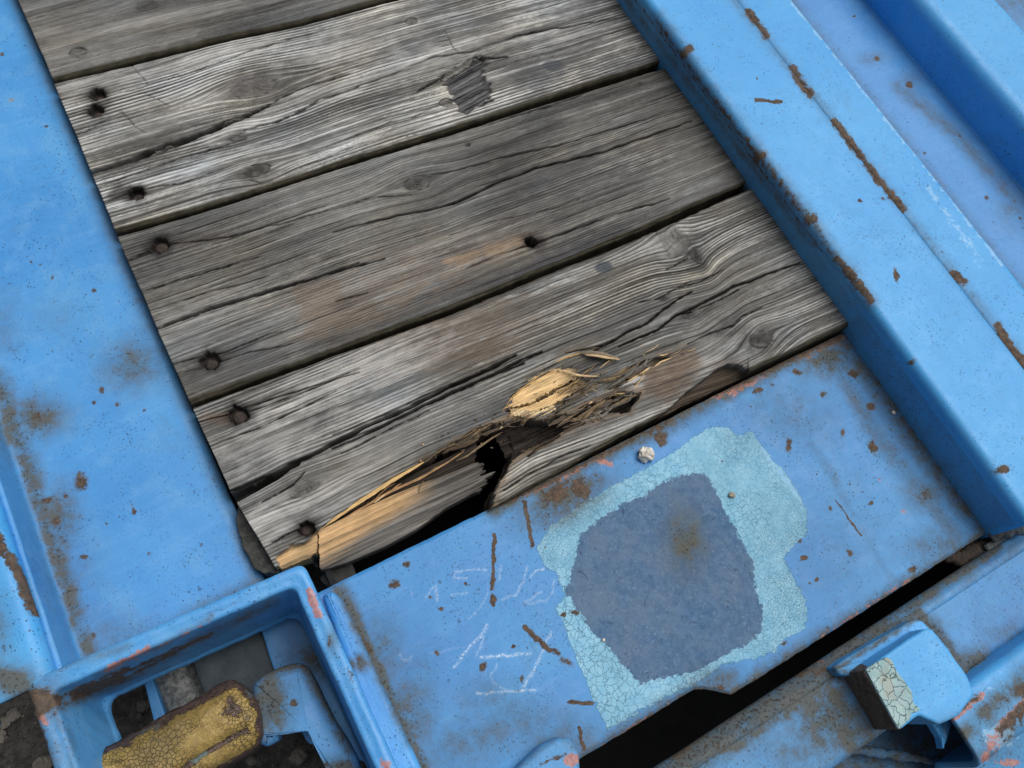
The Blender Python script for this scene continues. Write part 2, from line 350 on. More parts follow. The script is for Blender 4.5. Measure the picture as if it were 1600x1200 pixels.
def prism(name, poly, ztop, thick, mat, parent, spec=None, bev=.002, step=.003, tilt=None, dome=0, wob=.0006, top=None, seed=0):
    """solid plate from a photo outline standing at level ztop, edges rounded, subdivided rings"""
    P = Wn(poly, ztop) if top is None else top
    c = P.mean(0)
    ring = resample([*P[:, :2], P[0, :2]], step)[:-1]; n = len(ring)
    # round the corners a little
    for _ in range(2): ring = (np.roll(ring, 1, 0) + 2*ring + np.roll(ring, -1, 0)) / 4
    rows = []
    e = ring - np.roll(ring, 1, 0); e2 = np.roll(ring, -1, 0) - ring; t = e + e2; t /= np.linalg.norm(t, axis=1)[:, None]
    nrm = np.stack([t[:, 1], -t[:, 0]], 1)
    area = .5*np.sum(ring[:, 0]*np.roll(ring[:, 1], -1) - np.roll(ring[:, 0], -1)*ring[:, 1])
    if area < 0: nrm = -nrm
    ks = max(4, int(thick/step))
    for k in range(ks, -1, -1): rows.append((ring, -bev - (thick-bev)*k/ks))
    for a in (30, 60, 90):
        a = math.radians(a); rows.append((ring - nrm*bev*(1-math.cos(a)), -bev + bev*math.sin(a)))
    inner = ring - nrm*bev
    m = max(3, int(np.linalg.norm(inner - inner.mean(0), axis=1).max() / (step*1.5)))
    for k in range(1, m+1):
        f = 1 - k/(m+.001); rows.append((inner.mean(0) + (inner - inner.mean(0))*f, dome*(1-f*f)))
    V = []
    for r, dz in rows: V.append(np.column_stack([r, np.full(n, ztop + dz)]))
    V = np.array(V); V[..., 2] += wob*fbm(V[..., 0]*30, V[..., 1]*30, 3+seed, 3)*(1.0); V[..., :2] += (wob*fbm(V[..., 0]*40+9, V[..., 2]*40+V[..., 1]*40, 4+seed, 3))[..., None]
    if tilt is not None: V[..., 2] += (V[..., 0]-c[0])*tilt[0] + (V[..., 1]-c[1])*tilt[1]
    ni, nj = V.shape[:2]; V = V.reshape(-1, 3)
    idx = np.arange(ni*nj).reshape(ni, nj); idx = np.concatenate([idx, idx[:, :1]], 1)
    F = np.stack([idx[:-1, :-1], idx[:-1, 1:], idx[1:, 1:], idx[1:, :-1]], -1).reshape(-1, 4)
    if area < 0: F = F[:, ::-1]
    return raw_mesh(name, V, F, mat, parent, marks(V, spec, len(V)) if spec else None)
def weld(name, pts, r, mat, parent, spec=None, step=.0012, lump=.35, seed=0):
    """lumpy bead along 3-D points"""
    p = resample([np.array(q, float) for q in pts], step); n = len(p); k = 10
    t = np.gradient(p, axis=0); t /= np.linalg.norm(t, axis=1)[:, None]
    side = np.cross(t, [0, 0, 1]); side /= np.linalg.norm(side, axis=1)[:, None]; up = np.cross(side, t)
    s = np.arange(n)*step; rr = r*(1 + lump*.6*max(0, 1-1.6*lump)*np.abs(np.sin(s*math.pi/.006 + 2*pn(s*60, s*0+seed))) + lump*fbm(s*90, s*0 + 4+seed, 2, 3)); rr *= sstep(0, .006, s)*sstep(0, .006, s[-1]-s)*.8+.2
    a = np.linspace(0, 2*np.pi, k, endpoint=False)
    V = p[:, None] + rr[:, None, None]*(np.cos(a)[None, :, None]*side[:, None]*1.25 + np.sin(a)[None, :, None]*up[:, None]*.8)
    idx = np.arange(n*k).reshape(n, k); idx = np.concatenate([idx, idx[:, :1]], 1)
    F = np.stack([idx[:-1, :-1], idx[:-1, 1:], idx[1:, 1:], idx[1:, :-1]], -1).reshape(-1, 4)
    V = V.reshape(-1, 3); return raw_mesh(name, V, F, mat, parent, marks(V, spec, len(V)) if spec else None)

# ------------------------------------------------------------------ ground
n = 260; gx, gy = np.meshgrid(np.linspace(-1.6, 1.2, n), np.linspace(-1.2, 1.6, n), indexing='ij')
GZ = -.42
gz = GZ + .012*fbm(gx*9, gy*9, 2, 5) + .006*np.abs(fbm(gx*40, gy*40, 8, 3))
brd = np.maximum.reduce([np.abs(gx+.2)-1.3, np.abs(gy-.2)-1.3, gx*0]); ex = 1 + 0*brd
P = np.stack([gx, gy, gz], -1)
e_ = np.zeros((n, n), bool); e_[0] = e_[-1] = True; e_[:, 0] = e_[:, -1] = True
P[e_, 0] = -.2 + (P[e_, 0] + .2)*30; P[e_, 1] = .2 + (P[e_, 1] - .2)*30
ground = raw_mesh('ground', P.reshape(-1, 3), grid_faces(n, n), M_SOIL); tag(ground, kind='structure')
def rock_mesh(name, r, seed, mat, sub=3, sq=(1, 1, .7), parent=None, amp=.35):
    import bmesh
    bm = bmesh.new(); bmesh.ops.create_icosphere(bm, subdivisions=sub, radius=1)
    V = np.array([v.co[:] for v in bm.verts]); F = np.array([[v.index for v in f.verts] for f in bm.faces]); bm.free()
    d = 1 + amp*fbm(V[:, 0]*1.3 + V[:, 2]*.9, V[:, 1]*1.3 - V[:, 2]*.7, seed, 4)
    V = V*d[:, None]
    for q in range(9):
        rg = np.random.default_rng(seed*31+q); nn = rg.normal(size=3); nn /= np.linalg.norm(nn); h = V @ nn; lim = .78 + .15*rg.random(); V -= np.outer(np.maximum(h-lim, 0)*.85, nn)
    return V*np.array(sq)*r, F
VV, FF = [], []; off = 0
protos = [rock_mesh('p', 1, 40+i, None, 1) for i in range(6)]; protosB = [rock_mesh('p', 1, 40+i, None, 3, amp=.6) for i in range(6)]
for i in range(2600):
    r = .0016 + .012*rng.random()**5; v, f = (protosB if r > .0045 else protos)[i % 6]
    x, y = (rng.uniform(-.9, .35), rng.uniform(-.6, .6)); a = rng.uniform(0, 6.28)
    rot = np.array([[math.cos(a), -math.sin(a), 0], [math.sin(a), math.cos(a), 0], [0, 0, 1]])
    z = GZ + .012*fbm(np.array([x*9]), np.array([y*9]), 2, 5)[0] + r*.3 + .002
    VV.append(v @ rot.T * r + [x, y, z]); FF.append(f + off); off += len(v)
M_GRAV = plain('gravel_stone', (.09, .082, .072), (.23, .21, .185), 20, .9, .001)
tag(raw_mesh('gravel', np.concatenate(VV), np.concatenate(FF), M_GRAV, smooth=False), 'small grey gravel scattered on the dark soil below the deck', 'gravel', kind='stuff')

# ------------------------------------------------------------------ steel frame
frame = tag(empty('trailer_frame', (.3, .3, -.05)), 'blue painted welded steel deck frame with chipped and patched paint around the planks', 'steel frame')
ZL, ZC, ZB = -.027, -.016, .044      # left plate, cross plate, beam top
YF, YB = -.30, 1.9
# left plate with its upturned flange
xe = W(200, 420, ZL)[0]; xb = W(60, 860, ZL)[0]
spec_left = {
 'rust': [('b', 130, 755, 11, 13, 20, .95), ('b', 107, 778, 4, 4, .9), ('b', 79, 785, 6, 7, .9), ('b', 150, 458, 5, 4, .9), ('b', 162, 613, 5, 6, .75), ('b', 151, 632, 4, 4, .85), ('b', 185, 636, 5, 4, .8), ('b', 228, 645, 4, 4, .7),
          ('b', 85, 438, 3, 4, .8), ('b', 84, 552, 3, 3, .7), ('b', 212, 802, 4, 5, .8), ('b', 90, 817, 9, 10, .8), ('b', 135, 872, 8, 5, -20, .8), ('b', 235, 868, 4, 5, .8), ('b', 150, 995, 5, 5, .9), ('b', 317, 854, 3, 3, .7), ('b', 210, 792, 4, 3, .7),
          ('b', 52, 413, 3, 3, .85), ('b', 170, 820, 4, 3, .7), ('b', 7, 90, 4, 3, .8), ('b', 66, 418, 3, 2, .7), ('b', 128, 808, 5, 3, .7), ('b', 74, 202, 5, 3, .75), ('b', 48, 1255, 5, 3, .5), ('b', 60, 655, 16, 10, .62), ('b', 76, 785, 14, 10, .62)],
 'grime_shade': [('s', 60, 655, 48, 34, .75), ('s', 210, 575, 45, 40, .62), ('s', 20, 670, 36, 50, .7), ('s', 95, 820, 32, 60, .7), ('g', [(0, 600), (30, 680), (60, 780), (95, 880), (125, 985), (140, 1020)], 22, .72), ('s', 110, 900, 60, 90, .25), ('s', 170, 990, 90, 40, .3),
           ('g', [(150, 1030), (260, 990), (400, 915)], 16, .45), ('g', [(25, 0), (112, 205), (189, 400), (280, 610), (364, 813), (400, 915)], 9, .38), ('s', 90, 500, 60, 40, .15), ('s', 10, 520, 30, 60, .3)],  # the long line down the plank side paints in the shade beside the planks
 'pale': [('g', [(50, 760), (80, 850), (120, 980)], 5, .35)]}
sweep('deck_plate', [(xe, -.075), (xe, ZL), (xb, ZL), (xb - .004, .022)], [0, .007, .012, 0], 'Y', YB, W(250, 1000, .0)[1], M_PLATE, frame, spec_left, step=.002, lstep=.0022, flip=False)
zf = .030
xf = W(26, 905, zf)[0]
sweep('side_flange', [(xb - .0095, .015), (xf, zf), (xf - .065, zf), (xf - .07, -.05)], [0, .007, .006, 0], 'Y', YB, W(60, 1085, zf)[1] + .006, M_FLANGE, frame,
      {'rust': [('l', [(-10, 830), (8, 870), (24, 905), (38, 945), (47, 966)], 4.5, .95)], 'grime_shade': [('g', [(0, 1060), (40, 1075)], 30, .8), ('s', 0, 990, 22, 60, .45)], 'pink': [('l', [(0, 850), (20, 890)], 3, .55)],
       'pale': [('s', 10, 960, 18, 60, .5)]}, step=.0025, lstep=.003)

# right beam, channel floor and next flange
xw = W(1400, 623, -.016)[0]; x1 = W(1320, 420, ZB)[0]; xs = W(1300, 200, ZB)[0]; x2 = W(1400, 215, ZB)[0]
xfl = x2 + .02; zfl = -.022; xc = W(1455, 135, zfl)[0]; x3 = W(1515, 90, ZB)[0]; x4 = W(1573, 30, ZB)[0]
YE = W(1548, 828, -.012)[1] - .006
print('beam', xw, x1, xs, x2, xc, x3, x4, YE)
edge = [(1030, 30), (1110, 140), (1190, 245), (1270, 350), (1320, 420), (1362, 475)]
spec_beam = {
 'rust': [('l', edge, 2.6, .56), ('l', [(1110, 140), (1190, 245), (1270, 350)], 3.2, .60), ('l', [(1308, 403), (1362, 473)], 3.2, .85), ('b', 1075, 82, 7, 8, .95), ('b', 1190, 246, 7, 8, 45, .95), ('b', 1268, 345, 8, 6, 45, .9), ('b', 1563, 735, 10, 6, .95), ('b', 1425, 565, 4, 3, .8),
          ('l', [(1178, 161), (1190, 162), (1217, 165)], 2.6, 1.0), ('b', 1395, 433, 4, 11, -10, .98), ('l', [(1168, 25), (1180, 42), (1195, 62)], 6, .95), ('l', [(1235, 112), (1248, 135), (1262, 153)], 6.5, 1.0),
          ('l', [(1300, 195), (1330, 235), (1372, 290), (1408, 332)], 5.5, 1.0), ('l', [(1485, 430), (1502, 444)], 5, .9), ('l', [(1553, 510), (1575, 545), (1612, 590)], 4.5, 1.0), ('b', 1180, 127, 3, 3, .8), ('b', 1340, 318, 5, 4, .7), ('b', 1376, 316, 5, 4, .7), ('b', 1155, 85, 3, 3, .6),
          ('l', [(930, 0), (1060, 160), (1241, 400)], 10, .56), ('l', [(1000, 0), (1160, 215), (1290, 390)], 3.5, .56), ('b', 1165, 240, 8, 18, -35, .6)],
 'pink': [('b', 1563, 738, 12, 9, .62), ('b', 1425, 560, 5, 6, .55)],
 'grime_shade': [('z', .030, [(940, -20), (1030, -20), (1290, 380), (1620, 810), (1520, 830), (1230, 410)], .22), ('g', [(943, 0), (1241, 400)], 14, .8), ('g', [(985, 0), (1150, 215), (1275, 380)], 9, .5), ('g', edge, 10, .30), ('g', [(1141, 0), (1300, 195), (1477, 420), (1600, 575)], 9, .30), ('g', [(1241, 400), (1533, 820)], 7, .3)],  # the z mark is a dirt-coloured wash that paints the web's shade deeper
 'pale': [('g', [(1180, 0), (1290, 110), (1400, 240), (1470, 330), (1600, 500)], 22, .42), ('s', 1380, 200, 40, 40, .40), ('g', [(1225, 0), (1330, 130), (1440, 265), (1561, 420)], 5, .62), ('g', [(1450, 300), (1530, 420)], 18, .55)]}
beam_profile = [(xw, -.10), (xw, ZB - .012), (x1, ZB), (xs - .003, ZB), (xs, ZB - .0022), (xs + .004, ZB + .001), (x2, ZB), (x2 + .001, zfl - .03)]
sweep('side_beam', beam_profile, [0, .003, .005, .001, .001, .001, .003, 0], 'Y', YB, YE, M_FLANGE, frame, spec_beam, step=.0022, lstep=.0026, flip=True)
spec_ch = {'rust': [('b', 1366, 97, 5, 4, .95), ('b', 1417, 137, 6, 4.5, .95), ('b', 1330, 30, 3.5, 3, .9), ('b', 1495, 217, 3, 3, .85), ('b', 1441, 243, 4, 3, .75), ('b', 1538, 313, 4, 4, .8), ('b', 1290, 80, 4, 4, .7), ('b', 1580, 318, 3, 3, .8), ('b', 1590, 345, 4, 3, .7)],
           'grime_shade': [('g', [(1400, 140), (1490, 215), (1580, 315)], 12, .42), ('s', 1360, 96, 22, 10, .35), ('s', 1417, 130, 20, 14, .3), ('g', [(1225, 0), (1561, 420), (1610, 480)], 12, .35), ('s', 1580, 330, 30, 40, .3)]}
sweep('channel_floor', [(x2 - .01, zfl - .001), (xc, zfl)], [0, 0], 'Y', YB, YE - .15, M_FLOOR, frame, spec_ch, step=.0028, lstep=.0035, flip=True)
sweep('outer_flange', [(xc - .001, zfl + .0005), (xc + .006, zfl + .0008), (x3, ZB), (x4, ZB), (x4 + .002, -.03)], [0, .004, .014, .004, 0], 'Y', YB, YE - .15, M_FLANGE, frame, {'pale': [('s', 1500, 60, 60, 60, .3)]}, step=.0028, lstep=.0035, flip=True)
sweep('outer_floor', [(x4 - .004, -.004), (x4 + .5, -.004)], [0, 0], 'Y', YB, YE - .15, M_FLOOR, frame, {'grime_shade': [('s', 1590, 10, 60, 30, .4)]}, step=.01, lstep=.01, flip=True)

# patched cross plate
top_e = [(500, 924), (522, 913), (760, 797), (1000, 676), (1165, 593), (1316, 520), (1338, 509)]
bot_e = [(560, 1360), (640, 1322), (905, 1187), (1000, 1130), (1085, 1077), (1100, 1076), (1143, 1085), (1160, 1076), (1300, 987), (1545, 831), (1575, 812)]
TE = Wn(top_e, ZC); BE = Wn(bot_e, ZC); xa, xz = -.012, xw + .006
NX, NY = 620, 250
X = np.linspace(xa, xz, NX); yt = np.interp(X, TE[:, 0], TE[:, 1]); yb = np.interp(X, BE[:, 0], BE[:, 1])
yt = yt + .0005*fbm(X*60, X*0, 3); yb = yb + .0007*fbm(X*70, X*0, 6)
Tv = np.linspace(0, 1, NY); Pg = np.zeros((NX, NY, 3)); Pg[..., 0] = X[:, None]; Pg[..., 1] = yb[:, None]*(1-Tv) + yt[:, None]*Tv
Pg[..., 2] = ZC + .0007*fbm(Pg[..., 0]*7, Pg[..., 1]*7, 11, 3)
de = np.minimum((yt[:, None]-Pg[..., 1]), (Pg[..., 1]-yb[:, None])); Pg[..., 2] -= .0022*(1 - sstep(0, .004, de))
light = [(838, 857), (862, 822), (905, 790), (960, 757), (1000, 737), (1050, 707), (1085, 682), (1113, 666), (1138, 668), (1154, 680), (1174, 673), (1195, 702), (1225, 737), (1250, 772), (1262, 802), (1258, 838), (1240, 852), (1224, 872), (1245, 912), (1260, 942), (1259, 985), (1225, 998), (1210, 1018), (1170, 1030), (1125, 1040), (1105, 1056), (1085, 1070), (1040, 1090), (990, 1118), (948, 1142), (935, 1110), (905, 1040), (885, 985), (868, 950), (884, 930), (868, 892), (852, 888)]
dark = [(905, 837), (935, 812), (975, 787), (1005, 775), (1025, 757), (1065, 743), (1103, 740), (1130, 792), (1160, 847), (1176, 880), (1180, 920), (1193, 952), (1190, 985), (1165, 1010), (1120, 1030), (1085, 1050), (1045, 1057), (1000, 1068), (982, 1050), (950, 1010), (925, 985), (903, 955), (884, 925), (893, 895), (900, 870)]
Z2 = lambda L: [(520 + a/2.857, 780 + b/2.857) for a, b in L]
chalk = [('g', Z2(l), w, s) for l, w, s in [
 ([(545, 325), (610, 318), (685, 314)], 1.6, .7), ([(545, 325), (545, 350), (600, 352)], 1.6, .55), ([(460, 385), (465, 450)], 2, .6), ([(415, 442), (440, 400), (462, 385)], 1.6, .6), ([(530, 427), (600, 422)], 1.8, .5),
 ([(692, 380), (690, 430), (650, 490), (610, 530)], 1.5, .4), ([(748, 300), (740, 360)], 1.6, .5), ([(868, 300), (852, 370), (812, 430), (755, 448)], 1.8, .6), ([(885, 345), (900, 322), (945, 312)], 1.7, .7), ([(855, 465), (895, 435), (930, 415)], 1.7, .6),
 ([(870, 467), (955, 452), (985, 410), (988, 360)], 1.6, .55), ([(692, 565), (660, 610), (610, 660), (540, 752)], 2.0, .95), ([(680, 600), (640, 700)], 1.7, .6), ([(662, 706), (760, 697), (882, 690)], 1.6, 1.2), ([(975, 590), (930, 690), (885, 790), (838, 852)], 1.8, .9),
 ([(735, 735), (705, 790), (722, 835), (800, 855)], 1.4, .55), ([(640, 868), (760, 860), (905, 850)], 1.6, 1.1), ([(295, 688), (312, 718), (345, 722), (350, 700)], 1.5, .5), ([(430, 690), (600, 655)], 1.4, .25), ([(350, 400), (352, 430)], 1.5, .4)]]
spec_cross = {
 'lightpatch': [('p', light, 60)], 'darkpatch': [('p', dark, 60)], 'chalk': chalk,
 'ragged': [('s', 1150, 1040, 120, 90, 1.0), ('s', 870, 900, 60, 60, .9), ('s', 1000, 1110, 120, 50, 1.2), ('s', 1255, 880, 50, 150, .7), ('b', 1000, 900, 900, 900, .35)],
 'crazing': [('s', 1240, 930, 70, 200, 1.0), ('s', 870, 850, 70, 50, .8), ('s', 1160, 720, 90, 60, .5)],
 'rust': [('l', [(773, 837), (771, 880), (770, 920)], 3.2, 1.0), ('b', 770, 938, 4.5, 8, 1.0), ('l', [(820, 785), (826, 820), (832, 852)], 3.6, .95), ('l', [(822, 980), (840, 1000), (858, 1015)], 4.2, 1.0), ('b', 870, 1020, 9, 5, 40, .85), ('b', 885, 1034, 12, 6, 30, .8),
          ('b', 898, 958, 9, 4, .8), ('b', 880, 960, 6, 4, .85), ('l', [(890, 1098), (926, 1099)], 2.8, 1.0), ('l', [(906, 1137), (912, 1172)], 3.0, .95), ('b', 755, 1042, 4, 9, 20, 1.0), ('b', 636, 882, 6, 6, .95), ('b', 616, 913, 9, 7, .95), ('b', 683, 1020, 4.5, 4, .95), ('b', 802, 1010, 4, 3, .9),
          ('b', 689, 952, 5, 4, .85), ('b', 727, 912, 4, 4, .75), ('b', 673, 934, 3, 3, .8), ('b', 815, 1060, 5, 8, .7), ('b', 1032, 685, 11, 12, .9), ('b', 870, 770, 30, 20, -30, .80), ('b', 905, 762, 16, 22, -20, .82), ('l', [(780, 790), (850, 757), (960, 702), (1050, 655)], 8, .62),
          ('l', [(1060, 640), (1165, 596), (1310, 528)], 9, .64), ('b', 1334, 584, 8, 6, .9), ('b', 1361, 635, 8, 7, .9), ('b', 1364, 699, 7, 12, -15, .85), ('b', 1232, 695, 6, 13, .78), ('b', 1286, 616, 6, 6, .75), ('b', 1317, 677, 3.5, 9, .78), ('b', 1184, 610, 8, 7, .8), ('b', 1246, 581, 9, 6, .8), ('b', 1206, 600, 5, 4, .7),
          ('b', 1446, 775, 18, 13, .62), ('b', 1250, 846, 3.5, 3.5, 1), ('b', 1256, 872, 5.5, 4, 1), ('b', 1327, 864, 4.5, 5, 1), ('b', 1276, 906, 3.5, 3.5, 1), ('b', 1265, 911, 2, 2, .9), ('b', 1296, 794, 4, 5, .75), ('b', 1361, 786, 4, 4, .85), ('b', 1306, 740, 3, 4, .6), ('l', [(1306, 781), (1330, 815), (1346, 839)], 1.3, .95),
           ('l', [(910, 1188), (1000, 1130), (1085, 1079), (1143, 1086), (1300, 990), (1545, 832)], 4, .62), ('b', 1125, 1075, 12, 6, .75), ('b', 1425, 890, 9, 5, -30, .8), ('b', 1225, 1005, 10, 6, .6), ('b', 573, 1010, 10, 30, -25, .62)],
 'pink': [('l', [(870, 752), (960, 702)], 6, .68), ('b', 945, 722, 18, 7, 15, .82), ('b', 900, 715, 10, 6, .7), ('l', [(1110, 622), (1190, 590)], 11, .66), ('l', [(1250, 556), (1312, 527)], 12, .66), ('b', 1145, 612, 12, 12, .72), ('l', [(800, 782), (860, 758)], 6, .6), ('l', [(920, 1180), (1010, 1122)], 6, .56), ('l', [(1280, 997), (1420, 905)], 6, .55), ('b', 1412, 800, 10, 7, .6), ('b', 1374, 750, 5, 5, .6)],
 'grime_shade': [('g', [(770, 795), (900, 730), (1050, 655), (1165, 596), (1316, 522)], 17, .75), ('s', 880, 775, 75, 38, -25, .85), ('s', 845, 800, 45, 30, .55), ('s', 1290, 560, 60, 30, .8), ('g', [(1316, 525), (1430, 690), (1540, 830)], 22, .62), ('g', [(530, 925), (560, 985), (600, 1070), (660, 1200)], 15, .85), ('s', 625, 1130, 60, 100, .6), ('s', 590, 1020, 40, 60, .5),
           ('g', [(640, 1200), (800, 1130), (905, 1160)], 45, .38), ('g', [(910, 1185), (1085, 1077), (1143, 1085), (1300, 987), (1545, 831)], 16, .62), ('g', [(1190, 590), (1300, 740), (1330, 800), (1390, 900)], 10, .22), ('g', [(1300, 560), (1370, 680), (1440, 770), (1500, 850)], 16, .42), ('s', 1446, 775, 40, 30, .5), ('s', 1071, 845, 30, 46, .80), ('s', 1120, 1062, 45, 22, .6), ('s', 760, 1090, 60, 30, .3), ('s', 1480, 860, 70, 40, .5), ('s', 1320, 870, 120, 120, .16), ('s', 1230, 640, 90, 60, .25)],
 'pale': [('g', [(1190, 700), (1250, 780)], 5, .7), ('s', 1175, 1060, 40, 18, .5)]}
V = Pg.reshape(-1, 3)
keepx = grid_faces(NX, NY)
M_CROSS = steel('painted_steel_patched', (.040, .225, .53), (.066, .295, .62), chalky=.35, rough=.46)  # same blue made darker: shade over this near plate put into the colour
solid(raw_mesh('cross_plate', V, keepx, M_CROSS, frame, marks(V, spec_cross, len(V))), .008)
# rounded strip between plate and pocket
pL = [(503, 930), (517, 922), (536, 936), (562, 990), (598, 1068), (640, 1160), (700, 1290), (650, 1310), (606, 1200), (560, 1090)]
prism('edge_strip', pL, -.006, .012, M_PLATE, frame, {'grime_shade': [('g', [(536, 936), (562, 990), (598, 1068), (640, 1160)], 9, .6), ('s', 565, 1035, 12, 16, .8), ('s', 548, 1040, 8, 12, .8)], 'rust': [('b', 560, 1030, 8, 12, .65), ('b', 549, 1056, 6, 12, -20, .72), ('b', 520, 1000, 6, 8, .6)]}, bev=.006, step=.002)
# pad at the lower edge of the plate
pp = [(812, 1196), (845, 1165), (872, 1152), (893, 1155), (905, 1172), (908, 1200), (890, 1260), (830, 1290), (770, 1250)]
prism('weld_pad', pp, .004, .018, M_WORN, frame, {'pink': [('s', 893, 1188, 16, 14, 1.0)], 'rust': [('b', 870, 1182, 10, 5, .6), ('l', [(845, 1195), (885, 1178)], 4, .62)], 'grime_shade': [('g', [(812, 1196), (872, 1152), (905, 1172)], 5, .3)]}, bev=.006, step=.002)
# unseen plates added below to block light and keep the gaps dark
def box(name, x0, x1_, y0, y1, z0, z1, mat, parent):
    c = np.array([[x0, y0, z0], [x1_, y0, z0], [x1_, y1, z0], [x0, y1, z0], [x0, y0, z1], [x1_, y0, z1], [x1_, y1, z1], [x0, y1, z1]])
    f = [[0, 3, 2, 1], [4, 5, 6, 7], [0, 1, 5, 4], [1, 2, 6, 5], [2, 3, 7, 6], [3, 0, 4, 7]]
    return raw_mesh(name, c, np.array(f), mat, parent, smooth=False)
M_UND = plain('near_black_blocker', (.004, .005, .006), (.010, .011, .012), 30, .9, .0004)  # near-black colour stands in for the shade under the deck
box('light_block_plate', .02, xw - .01, .128, .134, -.30, ZC - .010, M_UND, frame)
box('light_block_plate', .02, xw - .01, -.134, -.128, -.30, ZC - .13, M_UND, frame)
box('light_block_plate', .012, .018, -.45, 1.9, -.40, ZC - .012, M_UND, frame)
box('light_block_plate', xw, xw + .006, -.45, 1.9, -.40, -.10, M_UND, frame)
box('light_block_floor', .02, xw, -.45, 1.9, -.31, -.305, M_UND, frame)
box('light_block_plate', -.2, .02, .31, .316, -.40, -.04, M_UND, frame)

# ------------------------------------------------------------------ stake pocket (rectangular socket)
ZP = .036
O = W(474, 879, ZP); TLp = W(38, 1066, ZP); ex = (TLp - O)[:2]; Wd = np.linalg.norm(ex); ex /= Wd; ey = np.array([0.015, -1.]); ey /= np.linalg.norm(ey); Ld = .33
def ring(inset, z, r, n=420):
    w, l = Wd - 2*inset, Ld - 2*inset; r = min(r, w*.45)
    pts = []
    for (cx, cy, a0) in ((w-r, r, -90), (w-r, l-r, 0), (r, l-r, 90), (r, r, 180)):
        for t in np.linspace(0, 90, 9): a = math.radians(a0 + t); pts.append((cx + r*math.cos(a), cy + r*math.sin(a)))
    pts = np.array(pts + [pts[0]]); d = np.r_[0, np.cumsum(np.hypot(*np.diff(pts, axis=0).T))]
    s = np.linspace(0, d[-1], n, endpoint=False); u = np.interp(s, d, pts[:, 0]) + inset; v = np.interp(s, d, pts[:, 1]) + inset
    wv = .0007*fbm(u*60, v*60+z*30, 12, 3)
    q = O[None, :2] + (u+wv)[:, None]*ex + (v+wv)[:, None]*ey
    return np.column_stack([q, np.full(n, z) + .0006*fbm(u*50, v*50, 3, 3)])
tw = .0165
rows = [ring(0, z, .008) for z in np.linspace(-.075, ZP-.003, 20)] + [ring(.0008, ZP-.001, .008), ring(.003, ZP, .008)] + [ring(t, ZP+.0006*math.sin(t*400), .009) for t in np.linspace(.005, tw-.003, 6)] + [ring(tw-.001, ZP-.001, .006)] + [ring(tw + .0003*k, z, .006) for k, z in enumerate(np.linspace(ZP-.003, -.062, 26))] + [ring(tw+.009, -.0635, .012), ring(tw+.009, -.075, .012)]
Vp = np.array(rows); nr, npn = Vp.shape[:2]; idx = np.arange(nr*npn).reshape(nr, npn); idx = np.concatenate([idx, idx[:, :1]], 1)
Fp = np.stack([idx[:-1, :-1], idx[1:, :-1], idx[1:, 1:], idx[:-1, 1:]], -1).reshape(-1, 4)
Vp = Vp.reshape(-1, 3)
pocket_spec = {
 'rust': [('l', [(55, 1095), (110, 1085), (160, 1065), (200, 1045)], 7, .72), ('l', [(100, 1100), (200, 1058), (300, 1005)], 3.5, .68), ('b', 60, 1098, 40, 20, 1.0), ('l', [(45, 1110), (60, 1150), (72, 1215)], 12, .85), ('l', [(120, 1085), (185, 1058)], 12, .85), ('l', [(185, 1055), (330, 990)], 3.5, .75), ('l', [(440, 880), (475, 870)], 3, .6), ('b', 515, 1000, 5, 10, .65), ('b', 549, 1056, 7, 12, .6), ('l', [(330, 962), (420, 915)], 2, .5)],
 'pink': [('l', [(165, 1048), (200, 1028), (232, 1012)], 6, .78), ('l', [(60, 1110), (70, 1130)], 10, .75), ('l', [(118, 1075), (160, 1060), (190, 1045)], 3, .75), ('l', [(485, 925), (497, 962)], 8, .92), ('b', 602, 1195, 10, 14, .85), ('l', [(300, 985), (330, 970)], 3, .6), ('l', [(205, 1035), (300, 985)], 3, .62), ('b', 50, 1180, 8, 30, .6), ('l', [(195, 1012), (330, 955), (455, 890)], 2.2, .52)],
 'grime_shade': [('s', 45, 1095, 45, 40, .9), ('g', [(100, 1105), (200, 1060), (300, 1005), (430, 940)], 9, .55), ('s', 75, 1180, 30, 40, .5), ('g', [(70, 1090), (110, 1160), (115, 1250)], 9, .4), ('s', 520, 1000, 10, 24, .5), ('g', [(30, 1060), (200, 1010)], 8, .35), ('g', [(150, 1055), (260, 1005), (330, 965)], 6, .35)],
 'pale': [('g', [(140, 1050), (250, 1000), (350, 950), (470, 893)], 11, .40), ('s', 330, 962, 40, 14, -24, .50), ('s', 190, 1030, 30, 12, -24, .50), ('g', [(480, 900), (620, 1200)], 6, .30)]}
M_POCKET = steel('painted_steel_pocket', (.060, .29, .66), (.10, .38, .74), chalky=.5, rough=.36)
pocket = raw_mesh('stake_pocket', Vp, Fp, M_POCKET, frame, marks(Vp, pocket_spec, len(Vp)))

